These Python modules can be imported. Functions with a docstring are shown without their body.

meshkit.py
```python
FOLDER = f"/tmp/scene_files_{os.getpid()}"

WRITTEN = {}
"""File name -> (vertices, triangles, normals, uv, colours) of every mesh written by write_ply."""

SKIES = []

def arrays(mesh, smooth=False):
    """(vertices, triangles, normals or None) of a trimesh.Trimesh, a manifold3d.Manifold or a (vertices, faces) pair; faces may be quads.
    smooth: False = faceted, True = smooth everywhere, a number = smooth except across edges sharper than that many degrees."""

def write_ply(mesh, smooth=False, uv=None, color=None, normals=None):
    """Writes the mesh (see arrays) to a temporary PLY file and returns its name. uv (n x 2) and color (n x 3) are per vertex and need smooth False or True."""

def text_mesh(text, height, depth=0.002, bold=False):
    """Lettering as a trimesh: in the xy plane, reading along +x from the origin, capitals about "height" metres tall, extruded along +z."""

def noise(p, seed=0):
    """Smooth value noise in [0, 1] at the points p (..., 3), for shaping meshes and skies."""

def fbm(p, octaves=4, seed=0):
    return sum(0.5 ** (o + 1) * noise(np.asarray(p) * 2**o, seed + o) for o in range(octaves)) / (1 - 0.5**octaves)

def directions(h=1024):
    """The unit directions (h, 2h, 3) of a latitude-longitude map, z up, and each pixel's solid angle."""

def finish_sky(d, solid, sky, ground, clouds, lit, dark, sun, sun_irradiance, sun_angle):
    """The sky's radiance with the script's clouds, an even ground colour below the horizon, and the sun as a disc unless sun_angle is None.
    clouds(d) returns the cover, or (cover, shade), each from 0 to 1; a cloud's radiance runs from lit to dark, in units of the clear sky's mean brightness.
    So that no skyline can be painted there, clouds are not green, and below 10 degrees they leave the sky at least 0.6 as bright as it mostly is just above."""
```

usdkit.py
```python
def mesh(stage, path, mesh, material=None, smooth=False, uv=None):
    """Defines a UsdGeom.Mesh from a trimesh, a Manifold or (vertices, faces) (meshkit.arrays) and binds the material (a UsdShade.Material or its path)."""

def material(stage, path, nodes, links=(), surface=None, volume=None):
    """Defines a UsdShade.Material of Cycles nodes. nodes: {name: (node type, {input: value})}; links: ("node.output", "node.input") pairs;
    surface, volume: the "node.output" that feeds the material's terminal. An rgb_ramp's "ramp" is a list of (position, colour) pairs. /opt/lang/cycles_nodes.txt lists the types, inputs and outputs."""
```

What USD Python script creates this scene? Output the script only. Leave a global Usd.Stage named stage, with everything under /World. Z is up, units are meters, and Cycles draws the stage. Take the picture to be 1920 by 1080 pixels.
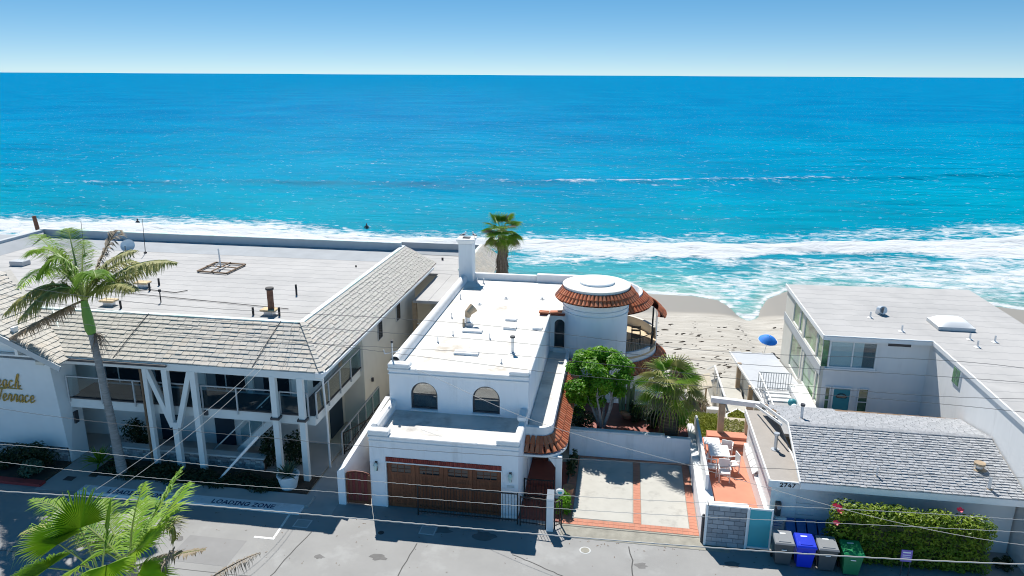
import math, random
import numpy as np
import trimesh
import manifold3d as m3
from shapely.geometry import Polygon, Point, box as sbox
from shapely.ops import unary_union
from pxr import Usd, UsdGeom, UsdLux, UsdShade, Sdf, Gf
import usdkit, meshkit

random.seed(7)
rng = np.random.default_rng(7)
stage = Usd.Stage.CreateInMemory()
UsdGeom.SetStageUpAxis(stage, UsdGeom.Tokens.z)
UsdGeom.SetStageMetersPerUnit(stage, 1.0)
UsdGeom.Xform.Define(stage, '/World')
UsdGeom.Scope.Define(stage, '/World/Looks')

# ------------------------------------------------------------------ camera
CAM_H, FPX = 17.57, 1395.6
PITCH, YAW, ROLL = 0.278938, -0.1512967, 0.0052454
def cam_axes():
    cy, sy, cp, sp = math.cos(YAW), math.sin(YAW), math.cos(PITCH), math.sin(PITCH)
    fw = np.array([sy*cp, cy*cp, -sp]); r = np.array([cy, -sy, 0.0]); u = np.cross(r, fw)
    c, s = math.cos(ROLL), math.sin(ROLL)
    return c*r+s*u, -s*r+c*u, fw
_r, _u, _f = cam_axes()
cam = UsdGeom.Camera.Define(stage, '/World/camera')
mt = Gf.Matrix4d(*[float(x) for x in (*_r, 0, *_u, 0, *(-_f), 0, 0, 0, CAM_H, 1)])
cam.AddTransformOp().Set(mt)
cam.CreateHorizontalApertureAttr(36.0); cam.CreateVerticalApertureAttr(20.25)
cam.CreateFocalLengthAttr(36.0*FPX/1920)
cam.CreateClippingRangeAttr(Gf.Vec2f(0.1, 200000))
EXPOSURE = 0.68
cam.CreateExposureAttr(EXPOSURE)

# ------------------------------------------------------------------ sky and sun
SUN_TO = np.array([-0.95, 2.24, 3.4]); SUN_TO /= np.linalg.norm(SUN_TO)
SUN_EL = math.asin(SUN_TO[2]); SUN_ROT = math.atan2(SUN_TO[0], SUN_TO[1])
dome = UsdLux.DomeLight.Define(stage, '/World/sky')
dome.CreateIntensityAttr(1.0)
skym = usdkit.material(stage, '/World/Looks/sky_air', {
    "s": ("sky_texture", {"sky_type": "single_scattering", "sun_disc": False, "sun_elevation": SUN_EL, "sun_rotation": SUN_ROT,
                          "altitude": 0.0, "air_density": 0.40, "aerosol_density": 0.0, "ozone_density": 1.5}),
    "gm": ("gamma", {"gamma": 0.62}), "h": ("hsv", {"saturation": 1.72, "hue": 0.492}), "b": ("background_shader", {"strength": 0.138})},
    [("s.color", "gm.color"), ("gm.color", "h.color"), ("h.color", "b.color")], surface="b.background")
UsdShade.MaterialBindingAPI.Apply(dome.GetPrim()).Bind(skym)
dome.GetPrim().SetCustomDataByKey('kind', 'structure')
sun = UsdLux.DistantLight.Define(stage, '/World/sun')
sun.CreateIntensityAttr(1.0); sun.CreateAngleAttr(0.5); sun.CreateNormalizeAttr(True)
sun.CreateColorAttr(Gf.Vec3f(1.0, 0.965, 0.905))
_z = SUN_TO; _x = np.cross([0, 0, 1.0], _z); _x /= np.linalg.norm(_x); _y = np.cross(_z, _x)
sun.AddTransformOp().Set(Gf.Matrix4d(*[float(q) for q in (*_x, 0, *_y, 0, *_z, 0, 0, 60, 80, 1)]))

# ------------------------------------------------------------------ mesh builder
class B:
    def __init__(s): s.v = []; s.f = []; s.n = 0
    def add(s, v, f):
        v = np.asarray(v, float).reshape(-1, 3); f = np.asarray(f, int)
        if f.shape[1] == 4: f = np.vstack([f[:, [0, 1, 2]], f[:, [0, 2, 3]]])
        s.v.append(v); s.f.append(f+s.n); s.n += len(v); return s
    def tm(s, m):
        return s.add(m.vertices, m.faces)
    def box(s, x0, x1, y0, y1, z0, z1):
        v = [(x, y, z) for x in (x0, x1) for y in (y0, y1) for z in (z0, z1)]
        return s.add(v, BOXF)
    def hexa(s, pts):   # 8 points ordered as box: x-major, then y, then z
        return s.add(pts, BOXF)
    def beam(s, p, q, w, h=None, up=(0, 0, 1)):
        p = np.asarray(p, float); q = np.asarray(q, float); h = w if h is None else h
        d = q-p; d /= np.linalg.norm(d); a = np.cross(d, up)
        if np.linalg.norm(a) < 1e-6: a = np.cross(d, (0, 1, 0))
        a /= np.linalg.norm(a); b = np.cross(a, d)
        v = [e+i*a*w/2+j*b*h/2 for e in (p, q) for i in (-1, 1) for j in (-1, 1)]
        return s.add(v, BOXF)
    def tube(s, pts, r, n=8, cap=True):
        pts = np.asarray(pts, float); k = len(pts); r = np.broadcast_to(np.asarray(r, float), (k,))
        t = np.gradient(pts, axis=0); t /= np.linalg.norm(t, axis=1, keepdims=True)
        ref = np.array([0, 0, 1.0]) if abs(t[0][2]) < .9 else np.array([1.0, 0, 0])
        V = []
        for i in range(k):
            a = np.cross(t[i], ref); a /= np.linalg.norm(a); b = np.cross(a, t[i]); ref = b if abs(np.dot(b, t[i])) < .5 else ref
            ang = np.arange(n)*2*math.pi/n
            V.append(pts[i]+r[i]*(np.cos(ang)[:, None]*a+np.sin(ang)[:, None]*b))
        V = np.vstack(V); F = []
        for i in range(k-1):
            for j in range(n):
                F.append((i*n+j, i*n+(j+1) % n, (i+1)*n+(j+1) % n, (i+1)*n+j))
        s.add(V, F)
        if cap:
            for o, c in ((0, pts[0]), ((k-1)*n, pts[-1])):
                base = s.n-len(V) if False else None
            s.add(np.vstack([V[:n], pts[:1]]), [(j, (j+1) % n, n) for j in range(n)])
            s.add(np.vstack([V[-n:], pts[-1:]]), [((j+1) % n, j, n) for j in range(n)])
        return s
    def cyl(s, x, y, z0, z1, r, n=12, r1=None):
        return s.tube([(x, y, z0), (x, y, z1)], [r, r if r1 is None else r1], n)
    def lathe(s, cx, cy, prof, n=48, a0=0.0, a1=2*math.pi):
        full = abs(a1-a0-2*math.pi) < 1e-6; m = n if full else n+1
        ang = a0+np.arange(m)*(a1-a0)/n; k = len(prof)
        V = np.array([[(cx+r*math.cos(a), cy+r*math.sin(a), z) for (r, z) in prof] for a in ang]).reshape(-1, 3)
        F = []
        for i in range(n):
            j = (i+1) % m
            for q in range(k-1):
                F.append((i*k+q, j*k+q, j*k+q+1, i*k+q+1))
        return s.add(V, F)
    def ext(s, poly, a, b, plane='xy'):
        for g in getattr(poly, 'geoms', [poly]):
            if g.is_empty: continue
            m = trimesh.creation.extrude_polygon(g, b-a, engine='earcut'); v = m.vertices
            if plane == 'xy': v = v+[0, 0, a]; f = m.faces
            elif plane == 'xz': v = np.stack([v[:, 0], a+v[:, 2], v[:, 1]], 1); f = m.faces[:, ::-1]
            else: v = np.stack([a+v[:, 2], v[:, 0], v[:, 1]], 1); f = m.faces
            s.add(v, f)
        return s
    def quad(s, a, b, c, d): return s.add([a, b, c, d], [(0, 1, 2, 3)])
    def get(s): return np.vstack(s.v), np.vstack(s.f)
BOXF = [(0, 1, 3, 2), (4, 6, 7, 5), (0, 4, 5, 1), (2, 3, 7, 6), (0, 2, 6, 4), (1, 5, 7, 3)]

def rbox(x0, x1, y0, y1, z0, z1, c=.03):
    """box with chamfered edges"""
    pts = []
    for i, x in enumerate((x0, x1)):
        for j, y in enumerate((y0, y1)):
            for k, z in enumerate((z0, z1)):
                sx, sy, sz = (1, -1)[i], (1, -1)[j], (1, -1)[k]
                pts += [(x, y+sy*c, z+sz*c), (x+sx*c, y, z+sz*c), (x+sx*c, y+sy*c, z)]
    return trimesh.convex.convex_hull(np.array(pts))

# ------------------------------------------------------------------ scene tree helpers
ORI, COUNT, MADE = {}, {}, {}
def fresh(parent, name):
    key = parent+'/'+name; n = COUNT.get(key, -1)+1; COUNT[key] = n
    return key if n == 0 else f'{key}_{n:03d}'
def origin(path):
    while path and path != '/World':
        if path in ORI: return ORI[path]
        path = path.rsplit('/', 1)[0]
    return np.zeros(3)
def tag(path, label=None, cat=None, group=None, kind=None):
    p = stage.GetPrimAtPath(path)
    for k, v in (('label', label), ('category', cat), ('group', group), ('kind', kind)):
        if v: p.SetCustomDataByKey(k, v)
    return path
def thing(name, label, cat, loc=(0, 0, 0), group=None):
    path = fresh('/World', name); x = UsdGeom.Xform.Define(stage, path)
    x.AddTranslateOp().Set(Gf.Vec3d(*[float(q) for q in loc])); ORI[path] = np.array(loc, float)
    return tag(path, label, cat, group)
def obj(name, m, mat, parent='/World', smooth=False, label=None, cat=None, group=None, kind=None, uv=None):
    path = fresh(parent, name)
    v, f = m.get() if isinstance(m, B) else ((m.vertices, m.faces) if hasattr(m, 'faces') else m)
    usdkit.mesh(stage, path, (np.asarray(v)-origin(parent), np.asarray(f)), MADE[mat], smooth=smooth, uv=uv)
    return tag(path, label, cat, group, kind)
def copy_of(src, label, loc, rotz=0, group=None):
    base = src.rsplit('/', 1)[1]
    path = fresh('/World', base.rstrip('0123456789').rstrip('_') if base[-3:].isdigit() else base)
    x = UsdGeom.Xform.Define(stage, path); p = x.GetPrim()
    p.GetReferences().AddInternalReference(src)
    x.ClearXformOpOrder()
    x.AddTranslateOp().Set(Gf.Vec3d(*[float(q) for q in loc])); x.AddRotateZOp().Set(math.degrees(rotz))
    p.SetInstanceable(True)
    c = stage.GetPrimAtPath(src).GetCustomData()
    return tag(path, label, c['category'], group or c.get('group'))

# ------------------------------------------------------------------ materials
def scl(c, k): return tuple(min(1.0, max(0.0, x*k)) for x in c)
def M(name, c, rough=.75, var=.12, scale=2.0, bump=0.0, bs=25.0, c2=None, s2=.5, lo=.55, hi=.75, metal=0.0, spec=.5, stretch=None, detail=4.0):
    n = {"g": ("geometry", {}), "p": ("principled_bsdf", {"roughness": rough, "metallic": metal, "specular_ior_level": spec})}
    L = []
    src = "g.position"
    if stretch:
        n["map"] = ("mapping", {"scale": stretch}); L.append(("g.position", "map.vector")); src = "map.vector"
    n["n1"] = ("noise_texture", {"scale": scale, "detail": detail, "roughness": .6}); L.append((src, "n1.vector"))
    n["r1"] = ("rgb_ramp", {"ramp": [(.3, scl(c, 1-var)), (.7, scl(c, 1+var))]}); L.append(("n1.fac", "r1.fac"))
    out = "r1.color"
    if c2 is not None:
        n["n2"] = ("noise_texture", {"scale": s2, "detail": 6.0, "roughness": .65}); L.append((src, "n2.vector"))
        n["r2"] = ("rgb_ramp", {"ramp": [(lo, (0, 0, 0)), (hi, (1, 1, 1))]}); L.append(("n2.fac", "r2.fac"))
        n["mx"] = ("mix_color", {"b": c2}); L += [("r2.color", "mx.fac"), (out, "mx.a")]; out = "mx.result"
    L.append((out, "p.base_color"))
    if bump:
        n["n3"] = ("noise_texture", {"scale": bs, "detail": 3.0}); n["b"] = ("bump", {"strength": bump, "distance": .02})
        L += [("g.position", "n3.vector"), ("n3.fac", "b.height"), ("b.normal", "p.normal")]
    MADE[name] = usdkit.material(stage, '/World/Looks/'+name, n, L, surface="p.BSDF")
def leafM(name, c, c2, trans=.35, scale=1.2, rough=.45):
    n = {"g": ("geometry", {}), "n1": ("noise_texture", {"scale": scale, "detail": 3.0}),
         "r1": ("rgb_ramp", {"ramp": [(.25, (0, 0, 0)), (.75, (1, 1, 1))]}),
         "ri": ("math", {"math_type": "multiply_add", "value2": .55, "value3": 0.0}),
         "ad": ("math", {"math_type": "multiply_add", "value2": .6, "value3": 0.0, "use_clamp": True}),
         "mx": ("mix_color", {"a": c, "b": c2}),
         "p": ("principled_bsdf", {"roughness": rough, "specular_ior_level": .4}), "t": ("translucent_bsdf", {}), "m": ("mix_closure", {"fac": trans})}
    L = [("g.position", "n1.vector"), ("n1.fac", "r1.fac"), ("g.random_per_island", "ri.value1"), ("ri.value", "ad.value3"), ("r1.color", "ad.value1"), ("ad.value", "mx.fac"),
         ("mx.result", "p.base_color"), ("mx.result", "t.color"), ("p.BSDF", "m.closure1"), ("t.BSDF", "m.closure2")]
    MADE[name] = usdkit.material(stage, '/World/Looks/'+name, n, L, surface="m.closure")
def paneM(name, tint, rough=.02, lo=.05, hi=.9):
    n = {"t": ("transparent_bsdf", {"color": tint}), "gl": ("glossy_bsdf", {"roughness": rough, "color": (1, 1, 1)}), "f": ("layer_weight", {"blend": .5}),
         "r": ("rgb_ramp", {"ramp": [(0, (lo,)*3), (.55, (lo*1.5,)*3), (.85, (.35,)*3), (1, (hi,)*3)]}), "m": ("mix_closure", {})}
    MADE[name] = usdkit.material(stage, '/World/Looks/'+name, n, [("f.facing", "r.fac"), ("r.color", "m.fac"), ("t.BSDF", "m.closure1"), ("gl.BSDF", "m.closure2")], surface="m.closure")

M('stucco_white', (.79, .79, .78), .85, .03, 1.5, .25, 60, c2=(.62, .62, .61), s2=.8, lo=.58, hi=.84, stretch=(1.6, 1.6, .35))
M('stucco_house', (.79, .80, .82), .85, .03, 1.0, .3, 45, c2=(.60, .60, .60), s2=.9, lo=.56, hi=.82, stretch=(2.2, 2.2, .3))
M('roof_white', (.74, .715, .665), .8, .03, .8, .2, 18, c2=(.38, .31, .23), s2=.42, lo=.54, hi=.74)
M('roof_terrace', (.62, .60, .56), .85, .12, .9, .2, 15, c2=(.36, .33, .30), s2=.8, lo=.52, hi=.75)
M('stucco_motel', (.70, .72, .72), .85, .04, 1.2, .2, 50)
M('stucco_cream', (.66, .63, .55), .85, .05, 1.0, .2, 40)
M('floor_cream', (.58, .46, .31), .8, .05, 2)
M('trim_white', (.78, .78, .77), .55, .03)
M('trim_grey', (.45, .47, .48), .55, .05)
M('post_paint', (.68, .71, .70), .6, .04)
M('copper_green', (.45, .60, .54), .6, .15, 3, c2=(.72, .76, .74), s2=.7, lo=.4, hi=.6)
for i, c in enumerate([(.52, .49, .44), (.55, .51, .455), (.48, .455, .415), (.54, .49, .425)]):
    M(f'shingle_{i}', c, .85, .12, 6, .2, 50)
M('roof_roll', (.36, .36, .365), .9, .07, 1.3, .15, 40, c2=(.29, .29, .30), s2=.25, lo=.45, hi=.7)
M('roof_roll_light', (.44, .43, .42), .85, .05, .8, .15, 40, c2=(.36, .355, .35), s2=.3, lo=.45, hi=.7)
M('metal_sheet', (.46, .47, .49), .5, .06, 1.5)
M('roof_cant', (.36, .38, .40), .9, .08, 1.0)
M('roof_tan', (.36, .33, .30), .9, .06, 2, .2, 60)
for i, c in enumerate([(.345, .355, .37), (.365, .375, .39), (.325, .335, .35), (.385, .39, .405)]):
    M(f'asphalt_shingle_{i}', c, .9, .2, 9, .3, 90)
for i, c in enumerate([(.54, .16, .065), (.58, .19, .085), (.50, .14, .06), (.60, .22, .11)]):
    M(f'clay_{i}', c, .7, .15, 5, .15, 60)
M('tile_under', (.16, .05, .03), .9)
for i, c in enumerate([(.22, .035, .025), (.27, .05, .035), (.18, .03, .025)]):
    M(f'brick_{i}', c, .85, .15, 12)
for i, c in enumerate([(.165, .050, .020), (.135, .040, .016), (.19, .060, .024)]):
    M(f'wood_{i}', c, .5, .22, 3, stretch=(14, 14, .8))
M('wood_gate', (.15, .040, .022), .5, .25, 3, stretch=(14, 14, .8))
M('iron', (.012, .012, .013), .5, .1)
M('dark_metal', (.05, .05, .055), .5, .1)
M('grey_metal', (.42, .43, .44), .45, .08, 4, metal=.6)
M('pipe_dark', (.035, .03, .03), .7)
M('rust', (.20, .085, .05), .85, .35, 6)
M('galv', (.58, .60, .62), .4, .08, 5, metal=.7)
M('timber', (.40, .30, .20), .8, .2, 4)
M('timber_dark', (.20, .13, .08), .85, .2, 4)
M('ply', (.62, .46, .27), .8, .15, 3)
M('gold', (.45, .29, .07), .4, .15, 5, metal=.3)
M('window_dark', (.012, .016, .02), .04, .1, spec=.8)
M('window_green', (.16, .30, .14), .05, .45, 1.3, spec=.9, c2=(.05, .10, .06), s2=.8, lo=.45, hi=.6)
M('curtain', (.16, .19, .22), .9, .1, 2, stretch=(9, 9, .3))
M('blind', (.66, .70, .74), .8, .05)
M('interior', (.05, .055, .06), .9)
M('door_teal', (.03, .25, .30), .5, .05)
M('door_navy', (.012, .03, .05), .5)
M('asphalt', (.30, .295, .285), .92, .09, .5, .25, 70, c2=(.40, .40, .39), s2=.55, lo=.55, hi=.80, detail=9)
M('asphalt_patch', (.26, .255, .25), .92, .08, .8, .2, 70)
M('oil_stain', (.16, .155, .15), .85, .2, 2)
M('deck_dark', (.09, .10, .115), .7, .08, 2)
M('tar', (.045, .045, .045), .7)
M('concrete', (.40, .40, .385), .9, .07, 1.2, .2, 40, c2=(.30, .30, .29), s2=.7, lo=.55, hi=.8)
M('concrete_drive', (.47, .455, .41), .9, .06, 1.4, .15, 40, c2=(.33, .315, .285), s2=1.3, lo=.54, hi=.74)
M('curb_paint', (.66, .70, .72), .7, .06, 5, c2=(.42, .43, .43), s2=1.8, lo=.6, hi=.8)
M('curb_red', (.30, .03, .03), .7, .1)
M('letter_navy', (.02, .03, .10), .7, .1)
M('road_paint', (.72, .72, .69), .7, .08, 5, c2=(.40, .40, .39), s2=3, lo=.58, hi=.72)
M('dirt_strip', (.30, .285, .24), .95, .18, 2.5, .3, 30)
M('drive_brick', (.50, .21, .135), .85, .10, 3, .15, 30)
M('entry_tile', (.24, .06, .04), .6, .15, 4)
M('patio_tile', (.58, .235, .15), .85, .07, 1.5, .1, 40)
M('soil', (.07, .05, .035), .95, .25, 3, .3, 20)
M('sand_ground', (.42, .37, .29), .95, .12, 1.5, .3, 12)
for i, c in enumerate([(.30, .31, .33), (.36, .37, .39), (.26, .27, .29)]):
    M(f'cmu_{i}', c, .9, .08, 6, .3, 70)
M('mortar', (.34, .34, .34), .95)
for i, c in enumerate([(.36, .36, .37), (.26, .26, .27), (.46, .45, .43), (.19, .19, .20)]):
    M(f'stone_{i}', c, .9, .18, 8)
M('cap_stone', (.55, .56, .55), .85, .06)
M('teal_panel', (.06, .40, .46), .5, .04)
M('plastic_grey', (.24, .25, .26), .4, .05)
M('plastic_charcoal', (.06, .07, .075), .45, .08)
M('plastic_blue', (.008, .035, .55), .35, .05)
M('plastic_green', (.015, .27, .09), .4, .05)
M('plastic_green_dark', (.012, .16, .065), .45, .05)
M('plastic_lightblue', (.05, .16, .42), .45, .06)
M('rubber', (.02, .02, .02), .8)
M('white_plastic', (.85, .85, .84), .4, .02)
M('umbrella_blue', (.01, .20, .70), .7, .12, 3)
M('purple_sign', (.25, .16, .50), .6, .05)
M('flower_red', (.75, .03, .08), .5, .15, 6)
M('bark_grey', (.26, .25, .24), .9, .25, 3, .4, 20, stretch=(1, 1, 5))
M('bark_brown', (.12, .085, .06), .95, .3, 4, .4, 20)
M('crownshaft', (.12, .26, .03), .45, .15, 1.5, stretch=(3, 3, .5))
M('dry_thatch', (.20, .15, .11), .95, .3, 5)
M('rachis', (.30, .36, .10), .5, .15)
M('cactus', (.10, .15, .09), .7, .2)
M('terracotta', (.42, .19, .10), .8, .1)
M('pot_white', (.72, .76, .78), .6, .05)
M('wire_white', (.46, .44, .41), .6, .1)
M('wire_dark', (.09, .09, .09), .7, .1)
M('seaweed', (.06, .045, .03), .9, .3, 3)
M('skin', (.36, .20, .13), .6)
M('wetsuit', (.02, .02, .025), .5)
M('gull_white', (.75, .75, .74), .8)
M('gull_grey', (.10, .10, .11), .8)
M('beak', (.6, .35, .05), .5)
M('cloth_white', (.80, .80, .78), .8, .04)
M('cloth_dark', (.025, .025, .03), .8)
leafM('leaf_palm', (.14, .32, .02), (.40, .50, .07), .48, .9)
leafM('leaf_palm_bright', (.15, .34, .012), (.44, .56, .05), .45, 1.5)
leafM('leaf_dry', (.26, .20, .14), (.42, .36, .27), .25, 1.0, .7)
leafM('leaf_olive', (.22, .25, .06), (.52, .46, .18), .3, 1.5, .6)
leafM('leaf_tree', (.08, .27, .012), (.32, .58, .03), .42, .8)
leafM('leaf_hedge', (.06, .14, .006), (.44, .54, .03), .25, 2.2)
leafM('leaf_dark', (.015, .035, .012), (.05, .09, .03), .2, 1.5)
leafM('leaf_agave', (.06, .12, .07), (.13, .20, .12), .15, 1.5)
leafM('leaf_ice', (.20, .24, .02), (.34, .34, .05), .2, .6, .7)
paneM('glass_clear', (.86, .93, .93))
paneM('glass_rail', (.66, .80, .84), lo=.03)
paneM('glass_window', (.55, .62, .64), lo=.16)
# ================================================================== sea, beach, ground
SEA = -5.0
def lerp(x, xs, ys): return np.interp(x, xs, ys)
SH = np.array([(-300, 70), (-120, 75), (-60, 76), (-20, 77), (3, 78), (7.6, 77.9), (10, 76.9), (10.9, 74.8), (11.5, 71.2), (12.2, 70.2), (13.2, 71.2), (14.0, 74.4), (15.2, 78), (18, 81.8), (24, 82.5), (37, 79.8), (41, 78.2), (60, 82), (120, 90), (300, 110)])
BR = np.array([(-300, 96), (-120, 103), (-98, 103), (-70, 102.4), (-53, 102.6), (-31, 99.8), (-14.6, 100.8), (8, 103), (29, 108.5), (46, 111.5), (58, 117), (100, 126), (300, 170)])
SW = np.array([(-300, 100), (-130, 137), (-38.8, 155.4), (-12.9, 160.3), (12, 165), (63, 181), (96, 199), (300, 262)])
def shore(x): return np.interp(x, SH[:, 0], SH[:, 1])
def breaker(x): return np.interp(x, BR[:, 0], BR[:, 1])-2.2+2.2*(meshkit.fbm(np.stack([x*.08, x*0, x*0], -1), 3, 5)-.5)*2
def swell(x): return np.interp(x, SW[:, 0], SW[:, 1])
def ss(a, b, x):
    t = np.clip((x-a)/(b-a), 0, 1); return t*t*(3-2*t)
def sea_fields(X, Y):
    P = lambda sx, sy, o: np.stack([X*sx+o, (Y-.25*X)*sy, X*0], -1)
    ys, yb, yw = shore(X), breaker(X), swell(X)
    t = (Y-ys)/np.maximum(yb-ys, 1)
    n1 = meshkit.fbm(P(.05, .16, 3.3), 4, 11); n2 = meshkit.fbm(P(.22, .55, 9.1), 4, 23); n3 = meshkit.fbm(P(.012, .05, 1.7), 3, 31)
    h = .55*(n3-.5)*ss(.9, 2.0, t)+.42*(n1-.5)*ss(0, .6, t)+.16*(n2-.5)
    # incoming swell that is starting to break
    d = Y-yw-1.5*(n1-.5)*4
    crest = np.where(d < 0, np.exp(-(d/3.2)**2), np.exp(-(d/8.0)**2))
    amp = .86+.30*np.exp(-((X+8)/45)**2)
    h = h+amp*crest
    d2 = Y-(yw+42); h = h+.45*np.exp(-(d2/8)**2)
    d3 = Y-(.5*yw+.5*yb+3+6*(n3-.5)); h = h+.30*np.exp(-(d3/5)**2)
    # the bore of white water
    e = t-1+.12*(n1-.5)
    h = h+.75*np.where(e > 0, np.exp(-(e/.035)**2), np.exp(-(e/.22)**2))*(.7+.6*n2)
    h = h*ss(-.05, .15, t)*ss(419, 300, Y)*ss(600, 160, np.abs(X))
    # foam density
    F = (.80+.55*(n2-.5))*ss(.64, .80, t+.35*(n1-.5))*(1-ss(.985, 1.03, t))
    F = np.maximum(F, (.25+1.0*(n1-.5)+.2*t)*ss(.05, .3, t)*(1-ss(.7, .8, t)))
    F = np.maximum(F, .80*np.exp(-((t-.035)/.03)**2)*(t > 0))
    F = np.maximum(F, .36*ss(-.02, .02, t)*(1-ss(.2, .35, t)))
    F = np.maximum(F, (.36+.9*(n3-.5))*ss(.99, 1.0, t)*(1-ss(1.12, 1.6, t)))
    big = np.exp(-((X+8)/26)**2)*.42+.26*np.exp(-((X-40)/30)**2)+.25*np.exp(-((X+105)/30)**2)
    F = np.maximum(F, big*np.exp(-((d+.3)/1.2)**2)*(.25+1.2*n2))
    F = np.maximum(F, .5*big*ss(-14, 0, d)*(1-ss(0, 2, d))*(n1 > .5)*.75)
    return h, np.clip(F, 0, 1), t, crest
def sea_grid(xs, ys):
    X, Y = np.meshgrid(xs, ys)
    h, F, t, cr = sea_fields(X, Y)
    v = np.stack([X, Y, SEA+h], -1).reshape(-1, 3); nx, ny = len(xs), len(ys)
    i = np.arange((ny-1)*(nx-1)); a = (i//(nx-1))*nx+i % (nx-1)
    return v, np.stack([a, a+1, a+nx+1, a+nx], 1), F.ravel(), np.clip(t, 0, 12).ravel(), cr.ravel()
xs = np.concatenate([np.arange(-760, -150, 12.0), np.arange(-150, -40, .7), np.arange(-40, 75, .5), np.arange(75, 165, .9), np.arange(165, 900, 14.0)])
ysn = np.concatenate([np.arange(62, 130, .4), np.arange(130, 215, .55), np.geomspace(215, 420, 90)])
v1, f1, F1, T1, C1 = sea_grid(xs, ysn)
xf = np.concatenate([[-60000, -9000, -2000, -700], np.linspace(-300, 330, 60), [800, 2200, 9000, 60000]])
yf = np.concatenate([np.geomspace(420, 2500, 40), np.geomspace(3000, 60000, 8)])
XX, YY = np.meshgrid(xf, yf); v2 = np.stack([XX, YY, XX*0+SEA-.02], -1).reshape(-1, 3); nx = len(xf)
i = np.arange((len(yf)-1)*(nx-1)); a = (i//(nx-1))*nx+i % (nx-1); f2 = np.stack([a, a+1, a+nx+1, a+nx], 1)
sv = [v1, v2]; sf = [f1, f2+len(v1)]; off = len(v1)+len(v2)
for x0, x1 in ((-60000, xs[0]), (xs[-1], 60000)):
    sv.append(np.array([(x0, 40, SEA-.02), (x1, 40, SEA-.02), (x1, 420, SEA-.02), (x0, 420, SEA-.02)])); sf.append(np.array([[0, 1, 2, 3]])+off); off += 4
SV = np.vstack(sv); SF = np.vstack(sf)
pad = len(SV)-len(v1)
path = '/World/sea'
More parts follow.
